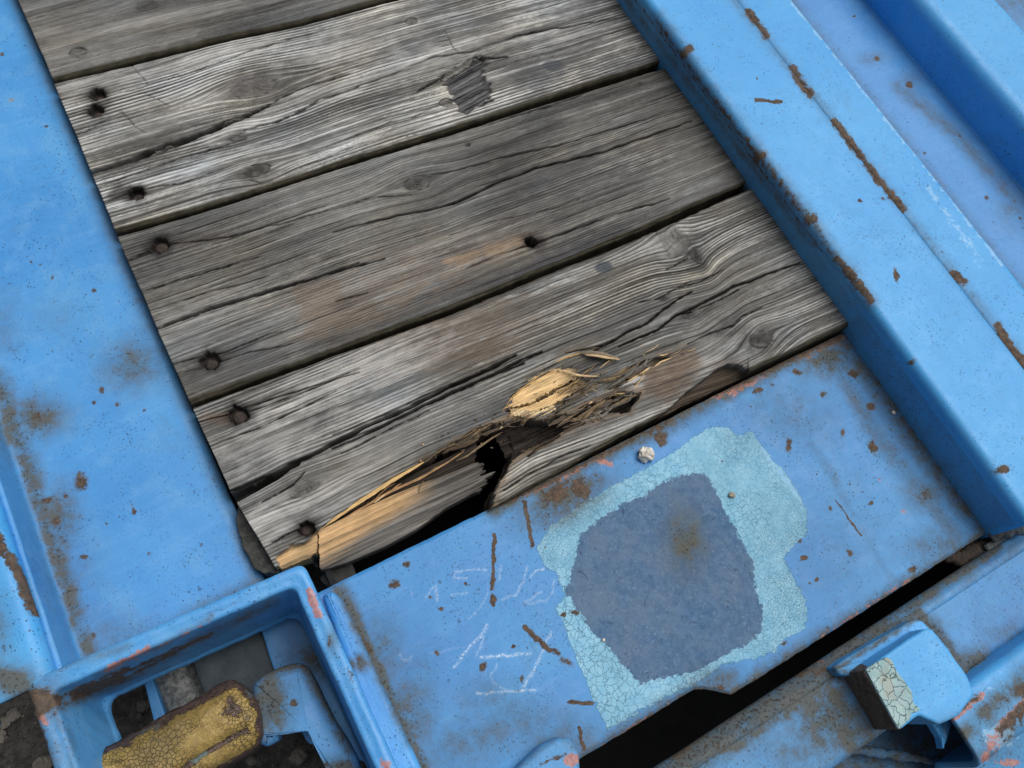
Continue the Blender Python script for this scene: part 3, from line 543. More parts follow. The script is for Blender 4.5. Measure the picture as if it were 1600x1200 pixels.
# things inside the pocket
sp_ = empty('pocket_bracket', (0, 0, 0))
hook = tag(empty('blue_lever', (.02, .03, -.05)), 'blue painted steel lever with hooked notch inside the pocket beside the yellow block', 'lever')
q = lambda L: [(280 + a/3.53, 860 + b/3.53) for a, b in L]
arm = q([(400, 735), (450, 690), (520, 655), (600, 622), (665, 614), (710, 640), (750, 715), (800, 825), (860, 940), (940, 1060), (985, 1150), (1015, 1260), (1000, 1420), (840, 1400), (810, 1240), (775, 1130), (730, 1035), (690, 990), (640, 966), (590, 966), (552, 990), (545, 1050), (480, 1085), (400, 1050)])
prism('lever_arm', arm, -.035, .030, M_PLATE, hook, {'rust': [('b', 459, 1098, 7, 6, .9), ('l', [(405, 1060), (440, 1045), (478, 1040)], 5, .55), ('b', 505, 1195, 12, 10, .6)], 'grime_shade': [('s', 420, 1100, 34, 60, .95), ('g', [(400, 1060), (470, 1034), (490, 1060), (515, 1110), (545, 1170)], 12, .8), ('s', 530, 1200, 40, 18, .8)]}, bev=.009, dome=.002, step=.002, seed=1)
bpy.data.objects.remove(sp_)
yb_ = tag(empty('yellow_block', (-.1, 0, -.05)), 'rounded cast block in crazed yellow paint worn to brown at its edges, in the pocket', 'cast block')
qz = lambda L: [(a/2.857, 780 + b/2.857) for a, b in L]
yp = qz([(330, 1250), (400, 1130), (560, 1045), (720, 955), (880, 870), (960, 815), (1010, 800), (1070, 830), (1130, 890), (1158, 960), (1165, 1050), (1140, 1110), (1060, 1160), (930, 1230), (700, 1400), (300, 1450)])
YP = prism('block_body', yp, -.012, .055, M_YEL, yb_, None, bev=.013, step=.0018, dome=.002, seed=2, wob=.0012)
me = YP.data; co = np.zeros(len(me.vertices)*3, np.float32); me.vertices.foreach_get('co', co); co = co.reshape(-1, 3)
off3 = np.array(YP.location[:]) + np.array(yb_.location[:]); wc = co + off3
xx, yy = proj(wc)
grv, _ = seg_dist(xx, yy, qz([(800, 1215), (870, 1165), (960, 1105), (1060, 1050), (1110, 1030)])); grv2, _ = seg_dist(xx, yy, qz([(560, 1180), (640, 1130), (720, 1060), (860, 1060), (940, 980)]))
co[:, 2] -= (.006*np.exp(-(grv/9)**2)).astype(np.float32); me.vertices.foreach_set('co', co.ravel()); me.update()
up_d, _ = seg_dist(xx, yy, qz([(300, 1200), (400, 1130), (560, 1045), (720, 955), (880, 870), (1000, 805)])); edge_d = poly_sd(xx, yy, yp)
low = poly_sd(xx, yy, qz([(780, 1230), (870, 1165), (960, 1105), (1060, 1050), (1150, 1010), (1300, 1100), (1000, 1500)])); facet = sstep(-2, 10, low)
me.vertices.foreach_get('co', co.ravel()) if False else None
co[:, 2] -= (facet*np.clip(low, 0, 60)*.00028).astype(np.float32); co[:, 2] -= (.010*np.exp(-(up_d/16)**2)*(wc[:, 2] > -.03)).astype(np.float32); me.vertices.foreach_set('co', co.ravel()); me.update()
bare = .20 + .80*np.exp(-(up_d/15)**2) + .55*np.exp(-(np.maximum(edge_d, 0)/6)**2) + .60*np.exp(-(grv/5)**2) + .55*np.exp(-blob(xx, yy, (366, 1108, 20, 16))**2) + .42*np.exp(-blob(xx, yy, (250, 1095, 50, 10, -28))**2)
bare = np.where(wc[:, 2] < -.03, .9, bare)
at = me.attributes.new('bare', 'FLOAT', 'POINT'); at.data.foreach_set('value', bare.astype(np.float32))
# lower parts seen down in the pocket
lat = tag(empty('latch_assembly', (-.1, .05, -.12)), 'dark steel plate and scuffed grey roller low inside the pocket behind the yellow block', 'latch')
prism('cover_plate', [(297, 1022), (420, 955), (470, 1060), (360, 1120), (330, 1110)], -.115, .012, M_DARK, lat, None, bev=.001)
prism('blue_bracket', [(405, 975), (440, 950), (560, 960), (600, 1200), (480, 1160), (432, 1060)], -.10, .012, M_PLATE, lat, {'grime_shade': [('s', 490, 1030, 40, 40, .7)]}, bev=.001)
prism('bracket_leg', [(222, 1053), (234, 1048), (262, 1128), (244, 1140)], -.13, .03, M_PLATE, lat, None, bev=.001)
a_, b_ = W(258, 1000, -.165), W(330, 1170, -.165); 
def tube(name, p0, p1, r, mat, parent, n=24, seg=30):
    p0, p1 = np.array(p0), np.array(p1); t = (p1-p0)/np.linalg.norm(p1-p0); s = np.cross(t, [0, 0, 1.]); s /= np.linalg.norm(s); u = np.cross(s, t); V = []
    for k in range(seg+1):
        for j in range(n):
            a = 2*math.pi*j/n; V.append(p0 + (p1-p0)*k/seg + r*(math.cos(a)*s + math.sin(a)*u))
    idx = np.arange((seg+1)*n).reshape(seg+1, n); idx = np.concatenate([idx, idx[:, :1]], 1)
    F = np.stack([idx[:-1, :-1], idx[:-1, 1:], idx[1:, 1:], idx[1:, :-1]], -1).reshape(-1, 4)
    return raw_mesh(name, np.array(V), F, mat, parent)
tube('roller', a_, b_, .030, M_GALV, lat)

# ------------------------------------------------------------------ end beam
eb = tag(empty('coupling_bracket', (.4, -.25, -.05)), 'blue steel coupling bar with broken pale paint on its lug, beyond the dark gap', 'steel coupling')
ze = -.012; ye = W(1300, 1033, ze)[1]; ye2 = W(1330, 1012, ze)[1]
yweld = W(1560, 1018, ze)[1]
print('end', ye, ye2, yweld)
spec_end = {
 'grime_shade': [('g', [(1000, 1222), (1200, 1095), (1300, 1035), (1430, 950), (1560, 862)], 8, .75), ('g', [(1000, 1235), (1200, 1105), (1300, 1045), (1370, 1000)], 28, .85), ('g', [(1370, 985), (1450, 940), (1600, 850)], 7, .25), ('s', 1290, 1120, 60, 60, .75), ('s', 1180, 1130, 40, 60, .4), ('g', [(1040, 1230), (1250, 1095)], 16, .6), ('g', [(1430, 965), (1455, 985), (1500, 1050), (1520, 1055), (1600, 995)], 13, .85), ('s', 1520, 1040, 40, 25, .8), ('s', 1600, 1000, 50, 26, .5), ('s', 1330, 1150, 60, 40, .6), ('s', 1240, 1180, 60, 30, .35), ('g', [(1300, 1040), (1430, 962)], 9, .7)],
 'rust': [('g', [(1060, 1190), (1150, 1115), (1230, 1065), (1300, 1050)], 10, .55), ('s', 1290, 1085, 40, 40, .45), ('l', [(1500, 1050), (1540, 1040), (1600, 1000)], 4, .6), ('b', 1340, 1140, 40, 14, .5), ('s', 1120, 1170, 50, 16, .4)],
 'pink': [('s', 1300, 1045, 30, 10, .45), ('l', [(1210, 1062), (1290, 1040)], 5, .5), ('b', 1444, 921, 4, 3, .9)], 'pale': [('g', [(1290, 1035), (1430, 950), (1600, 850)], 2.5, .42)]}
ylow = W(1330, 1168, ze)[1]
XL, XR = .02, 1.3
sweep('beam_top', [(ye - .03, ze - .016), (ye - .001, ze - .014), (ye, ze - .007), (ye - .008, ze + .0005), (ye - .010, ze - .0008), (ylow, ze), (ylow - .001, -.05)], [0, .001, .003, .0012, .0012, .003, 0], 'X', XL, XR, M_WORN, eb, spec_end, step=.0022, lstep=.003, flip=False)
# raised pad B and block A with broken paint
prism('lug_step', [(1303, 1043), (1322, 1029), (1425, 968), (1442, 970), (1470, 1000), (1400, 1062), (1352, 1058), (1314, 1055)], .008, .022, M_FLANGE, eb, {'grime_shade': [('g', [(1303, 1047), (1430, 968)], 5, .7), ('g', [(1303, 1047), (1345, 1055)], 6, .6)], 'pale': [('s', 1320, 1040, 14, 10, .4)]}, bev=.003, step=.0018, seed=3)
blk = [(1349, 1048), (1400, 1012), (1448, 981), (1457, 982), (1480, 1010), (1512, 1056), (1524, 1084), (1500, 1118), (1468, 1132), (1437, 1118), (1406, 1142), (1396, 1125), (1372, 1085)]
lug_b = prism('lug_block', blk, .035, .062, M_FLANGE, eb, {'rust': [('z', .0335, [(1290, 1030), (1352, 1040), (1415, 1150), (1350, 1180)], 1.2), ('l', [(1349, 1048), (1372, 1088), (1408, 1143)], 2.2, .65)], 'grime_shade': [('g', [(1349, 1050), (1372, 1085), (1406, 1142)], 5, .9), ('s', 1500, 1140, 30, 20, .8)], 'pale': [('s', 1500, 1080, 25, 20, .3)]}, bev=.0028, step=.0018, seed=4)
M_FLAKE = steel('broken_pale_paint', (.33, .50, .52), (.42, .58, .58), chalky=0, speck=.2); 
def flake_nodes():
    s = NT('cracked_pale_paint'); wvn = s.noise(50, 3, .6, out='Color'); sc = s.n('ShaderNodeVectorMath', operation='SCALE'); s.l(wvn, sc.inputs[0]); sc.inputs['Scale'].default_value = .02
    wv = s.n('ShaderNodeVectorMath', operation='ADD'); s.l(s.co, wv.inputs[0]); s.l(sc.outputs[0], wv.inputs[1])
    ln = s.ramp(s.voro(85, 'DISTANCE_TO_EDGE', vec=wv.outputs[0]), .002, .026, 1, 0)
    c = s.mix(s.ramp(s.noise(60, 5, .6), .35, .65), (.22, .37, .39), (.32, .47, .48)); c = s.mix(s.ramp(s.noise(40, 4), .55, .7, 0, .5), c, (.30, .27, .21)); c = s.mix(ln, c, (.10, .12, .11))
    s.l(c, s.b.inputs['Base Color']); s.b.inputs['Roughness'].default_value = .55; s.l(s.bump(s.math('SUBTRACT', 1.0, ln), .0008), s.b.inputs['Normal']); return s.m
M_FL = flake_nodes(); bpy.data.materials.remove(M_FLAKE)
fl = [(1353, 1046), (1366, 1036), (1385, 1027), (1394, 1030), (1401, 1048), (1413, 1062), (1425, 1080), (1427, 1098), (1439, 1108), (1432, 1113), (1424, 1114), (1422, 1124), (1405, 1140), (1390, 1112), (1372, 1083)]
tag(prism('paint_flake', fl, .0368, .003, M_FL, lug_b, None, bev=.0006, step=.0012, seed=5, wob=.0008), 'broken pale green blue paint layer on the lug block')
# ridge to the right and welds
yr = W(1570, 1037, .016)[1]; yr0 = yr - .055
sweep('side_ridge', [(yr + .002, -.02), (yr, .016), (yr0, .016), (yr0 - .004, -.06), (yr0 - .10, -.075)], [0, .004, .012, .012, 0], 'X', W(1475, 1110, .016)[0], XR, M_FLANGE, eb,
      {'pink': [('l', [(1478, 1128), (1505, 1105), (1528, 1086)], 6, .9), ('b', 1480, 1125, 12, 12, .75), ('l', [(1530, 1180), (1560, 1130), (1600, 1090)], 12, .7), ('s', 1570, 1190, 40, 10, .7)], 'rust': [('l', [(1475, 1120), (1520, 1090)], 9, .65), ('s', 1590, 1080, 30, 20, .6), ('l', [(1560, 1140), (1600, 1100)], 16, .7)], 'grime_shade': [('g', [(1500, 1150), (1550, 1100), (1600, 1060)], 20, .7), ('s', 1540, 1160, 60, 60, .5)], 'pale': [('s', 1540, 1070, 30, 20, .5), ('s', 1555, 1150, 40, 30, .8), ('g', [(1520, 1090), (1600, 1045)], 8, .5)]}, step=.002, lstep=.002)
weld('weld_bead', [W(1470, 1010, -.008), W(1497, 1046, -.008), W(1512, 1056, -.008), W(1530, 1046, -.007), W(1600, 1000, -.007), W(1700, 940, -.007)], .004, M_WORN, eb, {'grime_shade': [('s', 1520, 1050, 60, 40, .9), ('s', 1600, 1000, 60, 40, .6)], 'rust': [('s', 1510, 1052, 30, 12, .55)]})
weld('weld_bead', [W(1543, 838, -.02), W(1560, 832, -.008), W(1600, 820, .0), W(1680, 790, .01)], .006, M_WORN, eb, {'grime_shade': [('s', 1580, 830, 80, 40, .9)], 'rust': [('s', 1560, 835, 30, 14, .6)]}, lump=.6)
sweep('beam_web', [(ye - .004, -.05), (ye - .01, ze - .008), (ye + .012, ze - .006)], [0, .004, 0], 'X', W(1545, 850, ze)[0], XR, M_WORN, eb, {'grime_shade': [('s', 1550, 850, 60, 30, .8)]})
# lower flange under the beam
yl2 = W(1400, 1185, -.10)[1]
sweep('lower_flange', [(ylow + .002, -.06), (ylow - .004, -.095), (ylow - .10, -.10)], [0, .01, 0], 'X', .25, XR, M_WORN, eb, {'grime_shade': [('b', 1400, 1200, 400, 400, .5)]}, step=.004)
weld('weld_bead', [W(1325, 1170, -.07), W(1400, 1180, -.07), W(1470, 1190, -.07), W(1540, 1215, -.07)], .0035, M_WORN, eb, {'grime_shade': [('b', 1420, 1180, 300, 300, .5)]}, lump=.45)
prism('torn_tab', [(1440, 1115), (1475, 1108), (1488, 1130), (1480, 1158), (1474, 1172), (1470, 1152), (1458, 1134)], -.004, .01, M_FLANGE, eb, {'pale': [('s', 1478, 1140, 14, 30, .6)]}, bev=.002, step=.0015)
weld('weld_bead', [W(1448, 856, -.035), W(1500, 872, -.03), W(1535, 858, -.03), W(1548, 838, -.03)], .007, M_IRON, eb)

# ------------------------------------------------------------------ planks
def rgb(r, g, b): return np.array([((c/255+.055)/1.055)**2.4 if c > 10 else c/3294. for c in (r, g, b)])
GRP = 'weathered deck planks'
def make_board(name, top, bot, xl, xr, parent, period, seed, knots=(), cracks=(), paint=(), depress=(), plugs=(), nx=520, ny=440, thick=.036, lines=40, tone=1.0, bright=(.46, .46, .445), darkc=(.045, .043, .041), amp=.0007,
               zfun=None, void=None, contrast=1.0, slant=0.0, end_cut=None, warp=.004, fresh=None, dirty=(), gfun=None):
    T = Wn(top); B = Wn(bot)
    u = np.linspace(0, 1, nx); v = np.linspace(0, 1, ny)
    XL = np.interp(v, [0, 1], xl) if not callable(xl) else xl(v)
    X = XL[None, :] + (xr - XL[None, :]) * u[:, None]
    yT = np.interp(X, T[:, 0], T[:, 1]); yB = np.interp(X, B[:, 0], B[:, 1])
    yT = yT + .0009*fbm(X*14, X*0+1, seed, 4) + .0005*fbm(X*90, X*0+7, seed, 3); yB = yB + .0009*fbm(X*14, X*0+4, seed+5, 4) + .0005*fbm(X*90, X*0+2, seed, 3)
    Y = yT + (yB - yT) * v[None, :]
    X = X + (.0008*fbm(Y*20, Y*0, seed+8, 2)) * (1-u[:, None])**8
    px, py = proj(np.stack([X, Y, 0*X], -1)); px = px.reshape(X.shape); py = py.reshape(X.shape)
    # --- grain coordinate
    g = Y + slant*X + warp*fbm(X*2.2, Y*5, seed, 3) + .0015*fbm(X*9, Y*18, seed+2, 3)
    if gfun is not None: g = gfun(g, X, Y, px, py)
    inside = np.zeros_like(X); ringr = np.zeros_like(X); kdark = np.zeros_like(X)
    for (kx, ky, rx, ry, st, *kd) in knots:
        c = W(kx, ky); a = math.radians(0); dx = (X - c[0]); dy = (Y - c[1])
        sx = rx*.00058; sy = ry*.00058
        wob = 1 + .22*fbm(dx*45, dy*60, seed+int(kx), 4)
        r = np.sqrt((dx/(sx*1.0))**2 + (dy/sy)**2)*wob
        flow = st*1.15*dy*np.exp(-((dx/(sx*2.3))**2)) / (1 + (dy/(sy*1.9))**2)**1.3
        g = g - flow*np.clip(r, 0, 1)**.5
        inside = np.maximum(inside, .8*sstep(1.1, .7, r)); ringr = np.where(r < 1.1, r*.9 + .12*fbm(dx*160, dy*160, seed+3, 3), ringr)
        kk = (kd[0] if kd else .5); kdark = np.maximum(kdark, 1.15*kk*np.exp(-((r-1.0)/.10)**2)*np.clip(.6 + 1.5*fbm(dx*90, dy*90, seed+9, 3), 0, 1)); kdark = np.maximum(kdark, .45*kk*np.exp(-(r/1.5)**2)*np.clip(.6 + 1.2*fbm(dx*50, dy*50, seed+19, 3), 0, 1))
    ph = g/period + .45*fbm(g*38, X*1.1, seed+11, 2) + .10*fbm(X*30, g*120, seed+4, 2)
    rid = .5 + .5*np.sin(2*np.pi*ph)
    rid = np.clip(rid**.6*1.1 - .04, 0, 1)
    am = .5 + .5*np.clip(.5 + fbm(g*26, X*1.6, seed+17, 3), 0, 1)
    bandmask = np.clip(.5 + .9*fbm(X*3.0, g*16, seed+31, 3), .05, 1)     # where the early wood is deeply weathered
    streak = fbm(g*330, X*5, seed+21, 3); fine = fbm(g*900, X*14, seed+23, 2); cloud = fbm(X*5, Y*9, seed+27, 4); longs = fbm(g*75, X*1.8, seed+29, 3); pitch = fbm(X*70, Y*190, seed+33, 3)
    val = .50 + contrast*(.38*(rid-.5)*2*am*bandmask) + .30*streak + .20*fine + .32*cloud + .30*longs + .09*pitch
    hgt = amp*((rid-.5)*2*am*bandmask*.8 + .35*streak + .2*fine)
    if inside.max() > 0:
        kr = .5 + .5*np.sin(ringr*22 + 2*fbm(X*90, Y*90, seed, 2)); val = mix(val, .26 + .16*kr + .14*fbm(X*120, Y*120, seed, 3), inside); hgt = mix(hgt, amp*.4*(kr-.5) + .0004, inside)
    val = val - kdark*1.05; hgt = hgt - kdark*.0010
    # knot checks: radial cracks
    crk = np.zeros_like(X); deep = np.zeros_like(X)
    for ki, (kx, ky, rx, ry, st, *kd) in enumerate(knots):
        c = W(kx, ky); dx = (X-c[0])/(rx*.00058); dy = (Y-c[1])/(ry*.00058); r = np.hypot(dx, dy); an = np.arctan2(dy, dx)
        rg = np.random.default_rng(seed*7+ki)
        for _ in range(rg.integers(3, 7)):
            a0 = rg.uniform(-3.14, 3.14); d = np.abs((an - a0 + 3*np.pi) % (2*np.pi) - np.pi - .6*fbm(r*3.5, r*0+a0, seed, 3))*r
            crk = np.maximum(crk, .7*sstep(.07, .01, d*(min(rx, ry)/14))*sstep(1.1, .6, r)*sstep(0, .1, r))
    # random checks along the grain
    rg = np.random.default_rng(seed*13+1)
    gmin, gmax = g.min(), g.max()
    for k in range(lines):
        x0 = rg.uniform(X.min()-.1, X.max()); L = rg.uniform(.04, .30)*rg.uniform(.4, 1.3); gk = rg.uniform(gmin, gmax); w = rg.uniform(.00025, .00065)*(1 + .8*(rg.random() < .15))
        t = (X - x0)/L; tp = np.clip(4*t*(1-t), 0, 1)**.5*(t > 0)*(t < 1)
        d = np.abs(g - gk - .0012*fbm(X*16, X*0+k, seed+40, 3)); c = sstep(w*tp*1.6 + 1e-6, w*tp*.3, d)*(tp > .05); s_ = rg.uniform(.45, 1.0)
        crk = np.maximum(crk, c*s_)
    for hk, (fg, fx, th) in enumerate(((240, 1.4, .045), (480, 2.4, .07))):
        hn = np.abs(pn(g*fg, X*fx, seed+90+hk) + .25*pn(g*fg*2, X*fx*2.5, seed+95+hk)); hm = sstep(-.05, .45, fbm(g*30+hk*9, X*4, seed+97+hk, 3) + .10)
        h_ = sstep(th, th*.25, hn)*hm*(1 - .7*inside); val = val - .55*h_*(.6 + .4*contrast); hgt = hgt - .0005*h_
    wpx = 1.6*fbm(X*35, Y*35, seed+50, 3)
    for (pts, w, dep) in cracks:
        d, par = seg_dist(px + wpx, py + 1.6*fbm(X*35+5, Y*35, seed+51, 3), pts); ww = w*(.35 + .65*np.clip(np.sin(np.pi*np.clip(par*.94+.03, 0, 1)), 0, 1)**.5)*(1 + .35*fbm(par*14, par*0+w, seed, 2))
        al = np.clip(w/1.5, .35, 1)*np.clip(.75 + .8*fbm(par*9, par*0+w*3, seed+7, 2), .25, 1); c = sstep(ww*1.15, ww*.35, d)*(al if w < 2 else 1); crk = np.maximum(crk, c); deep = np.maximum(deep, c*dep)
        val = val - .14*sstep(ww*3.0, ww, d)*min(1, w/2)
    Z = hgt - .0016*crk - deep
    col = np.array(darkc)[None, None] * (1-np.clip(val, 0, 1)[..., None]) + 0
    vv = np.clip((val-.5)*1.05 + .5, 0.02, 1.1)*tone*.90
    c1 = np.array(darkc); c2 = np.array((.150, .149, .142)); c3 = np.array(bright)
    t = vv[..., None]; col = np.where(t < .5, c1 + (c2-c1)*(t/.5), c2 + (c3-c2)*((t-.5)/.5))
    hue = fbm(X*7, Y*14, seed+61, 3)[..., None]; col = col*(1 + hue*np.array([.12, .04, -.08]))*np.array([1.005, 1.0, .98])
    # stains: (kind polygon/blob, colour, strength, mode)
    nz = fbm(X*45, Y*90, seed+71, 4); nzg = fbm(X*9, g*160, seed+72, 3)
    for m in paint:
        kind, geo, colr, st, hard = m
        if kind == 'b': f = 1 - blob(px, py, geo)
        elif kind == 'p': f = poly_sd(px, py, geo[0])/geo[1]
        elif kind == 'l': f = 1 - seg_dist(px, py, geo[0])[0]/geo[1]
        f = sstep(-hard, hard, f + .55*nz*hard*2 + .35*nzg*hard*2)*st
        if colr is None: col = col*(1 - .75*f[..., None])
        else: col = mix(col, np.array(colr)*(.55 + .9*vv[..., None]*1.0), f[..., None])
    # recesses
    for (hx, hy, r, dep) in depress:
        c = W(hx, hy); dx = X-c[0]; dy = Y-c[1]; a = np.arctan2(dy, dx); rr = np.hypot(dx, dy)/(r*.00058); rr = rr*(1 + .30*fbm(np.cos(a)*1.6+hx, np.sin(a)*1.6, seed, 4))
        Z = np.where(rr < 1.4, np.minimum(Z, -dep*sstep(1.06, .86, rr)), Z); f = sstep(1.10, .92, rr)[..., None]; col = mix(col, np.array([.020, .016, .014]), f*.93)
        f2 = (.75*np.exp(-((np.maximum(rr, 1)-1)/.5)**2))[..., None]; col = mix(col, col*.25, f2); sm = np.exp(-(dx/(r*.00058*3.2))**2 - (dy/(r*.00058*.8))**2)*np.clip(.55 + 1.3*fbm(X*9, g*300, seed+44, 3), 0, 1); col = mix(col, np.array([.028, .022, .02]), (.85*sm)[..., None])
    for (hx, hy, r) in plugs:
        c = W(hx, hy); dx = X-c[0]; dy = Y-c[1]; rr = np.hypot(dx, dy*1.25)/(r*.00058)*(1 + .06*fbm(dx*200, dy*200, seed, 2)); ins_ = sstep(1.05, .95, rr); Z = Z - .0012*ins_
        col = mix(col, np.array([.105, .10, .092])*(1 + .7*fbm(X*150, Y*150, 3, 3)[..., None]), (.75*ins_)[..., None]); col = mix(col, np.array([.02, .018, .017]), (.9*np.exp(-((rr-1.02)/.09)**2)*np.clip(.9 + fbm(dx*60, dy*60+hx, 2, 2) + .5*np.sign(dy), 0, 1))[..., None])
    # near-black colour laid into the cracks
    col = mix(col, np.array([.014, .012, .011]), (np.clip(crk, 0, 1)*.90)[..., None])
    # long edges worn round and darkened, the lower ones to olive
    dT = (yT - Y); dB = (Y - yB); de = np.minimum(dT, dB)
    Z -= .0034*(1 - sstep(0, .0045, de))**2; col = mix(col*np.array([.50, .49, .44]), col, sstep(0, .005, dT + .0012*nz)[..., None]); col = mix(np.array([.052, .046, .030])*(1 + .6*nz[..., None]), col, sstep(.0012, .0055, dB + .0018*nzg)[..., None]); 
    Z += .0012*fbm(X*4, Y*6, seed+80, 2)
    if zfun is not None: Z, col = zfun(X, Y, px, py, Z, col, nz, nzg)
    P = np.stack([X, Y, Z], -1)
    keep = None
    # side walls
    def wall(P, col, z):
        Q = P.copy(); Q[..., 2] = z; return Q
    zb = -thick
    sc_ = np.array([.11, .105, .095])
    rowsP = [P]; 
    def skirt_rows(edgeP, k=6):
        out = []
        for t in np.linspace(1/k, 1, k): Q = edgeP.copy(); Q[..., 2] = edgeP[..., 2]*(1-t) + zb*t; Q[..., 0] += .0002*fbm(Q[..., 0]*50, Q[..., 2]*400+Q[..., 1]*300, 6, 2); out.append(Q)
        return out
    ni, nj = P.shape[:2]
    top_s = skirt_rows(P[:, 0]); bot_s = skirt_rows(P[:, -1])
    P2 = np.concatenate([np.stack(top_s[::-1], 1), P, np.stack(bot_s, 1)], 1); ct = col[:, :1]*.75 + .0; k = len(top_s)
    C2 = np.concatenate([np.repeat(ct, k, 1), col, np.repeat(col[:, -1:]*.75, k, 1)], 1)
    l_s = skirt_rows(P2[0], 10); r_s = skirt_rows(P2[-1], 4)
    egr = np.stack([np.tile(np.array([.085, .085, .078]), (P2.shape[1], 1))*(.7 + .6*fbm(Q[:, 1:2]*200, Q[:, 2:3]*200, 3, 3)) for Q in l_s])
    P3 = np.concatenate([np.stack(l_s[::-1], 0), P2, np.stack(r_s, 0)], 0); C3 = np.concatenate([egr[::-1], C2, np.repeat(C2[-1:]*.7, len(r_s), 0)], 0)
    NI, NJ = P3.shape[:2]
    if void is not None:
        K = np.ones((NI-1, NJ-1), bool); vp = void(px, py)    # True = missing
        cell = vp[:-1, :-1] & vp[1:, 1:] & vp[1:, :-1] & vp[:-1, 1:]
        a = len(l_s); K[a:a+ni-1, k:k+nj-1] = ~cell
        K[a:a+ni-1, k+nj-1:] = ~(cell[:, -1:]); keep = K
    F = grid_faces(NI, NJ, keep)[:, ::-1]
    if end_cut is not None: P3 = end_cut(P3)
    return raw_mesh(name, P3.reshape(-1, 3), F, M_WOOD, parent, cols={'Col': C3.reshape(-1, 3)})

def bolt(px, py, r, z, parent, name='bolt'):
    c = W(px, py); n = 20; V = []; R_ = r*.00058
    prof = [(1.0, -.006), (1.0, -.001), (.92, .0008), (.6, .0016), (.25, .0018), (.02, .0018)]
    for rr, dz in prof:
        for j in range(n):
            a = 2*math.pi*j/n; q_ = 1 + .06*math.sin(3*a+px); V.append([c[0] + rr*q_*R_*math.cos(a), c[1] + rr*q_*R_*math.sin(a), z + dz + .0003*math.sin(5*a+rr*7)])
    idx = np.arange(len(prof)*n).reshape(len(prof), n); idx = np.concatenate([idx, idx[:, :1]], 1)
    F = np.stack([idx[:-1, :-1], idx[:-1, 1:], idx[1:, 1:], idx[1:, :-1]], -1).reshape(-1, 4)
    return raw_mesh(name, np.array(V), F, M_IRON, parent)
xr_ = xw - .004
def xline(p, q):                     # left end of a board between two photo points
    a, b = W(*p), W(*q); return (a[0], b[0])
TAN = (.30, .21, .13); BRN = (.17, .115, .07); GRY = (.085, .088, .092); BLU = (.055, .068, .085); SIL = (.46, .455, .44); ORG = (.45, .27, .13)

# plank A (top, smooth)
pA = tag(empty('wooden_plank', (.3, .9, 0)), 'smooth grey plank at the top edge of the deck with a filled bolt hole', 'plank', GRP)
make_board('board', [(-40, -190), (400, -280), (900, -380)], [(83, 124), (200, 95), (330, 62), (470, 33), (600, -2), (760, -42), (900, -75)], xline((20, -10), (83, 124)), xr_, pA, .0035, 3, plugs=[(122, 82, 17)], contrast=.35, tone=.88, amp=.00025, lines=14, nx=460, ny=420,
           bright=(.34, .34, .33), knots=[(230, 8, 24, 15, .3, .5)], warp=.008,
           paint=[('b', (122, 80, 17, 11), (.13, .125, .12), .8, .3), ('l', ([(30, 60), (300, 20), (600, -40)], 8), (.30, .295, .285), .5, .8), ('l', ([(60, 100), (300, 55)], 12), (.28, .275, .265), .45, .8), ('l', ([(100, 35), (350, -15)], 10), (.09, .088, .088), .5, .8)],
           cracks=[([(106, 84), (112, 75), (124, 72), (137, 78), (139, 84)], 1.0, .0008)], thick=.036)
# plank B
pB = tag(empty('wooden_plank', (.3, .7, 0)), 'silvery ridged plank with large oval knot and dark gouge, second plank from the top', 'plank', GRP)
g_top = [(84, 128), (200, 101), (330, 68), (470, 39), (600, 4), (760, -36), (930, -80)]; g_bot = [(180, 360), (300, 328), (420, 290), (560, 245), (700, 202), (850, 153), (1013, 101), (1060, 86)]
Zt = lambda L: [(a/2.857, b/2.857) for a, b in L]; Zu = lambda L: [(520 + a/2.857, b/2.857) for a, b in L]
GOU = Zu([(480, 350), (540, 300), (600, 265), (660, 250), (700, 280), (660, 330), (700, 380), (712, 440), (640, 480), (600, 520), (545, 480), (530, 420), (500, 385)])
def dB(X, Y, px, py, Z, col, nz, nzg):
    f = poly_sd(px, py, GOU) + 6*nz + 5*nzg; t = sstep(-.8, 3, f); st = fbm(X*10, (Y - X*.22)*300, 4, 4)*1.5
    Z = Z - t*(.0042 + .0018*st); col = mix(col, np.array([.080, .080, .082])*np.clip(1 + 1.3*st[..., None], .15, 3), t[..., None])
    t2 = sstep(-1, 1, poly_sd(px, py, Zu([(480, 355), (520, 310), (610, 255), (640, 262), (560, 310), (500, 352)])) + 1.2*nz); Z = Z + .003*t2; col = mix(col, np.array([.30, .29, .27])*(1 + .5*nzg[..., None]), t2[..., None])
    return Z, col
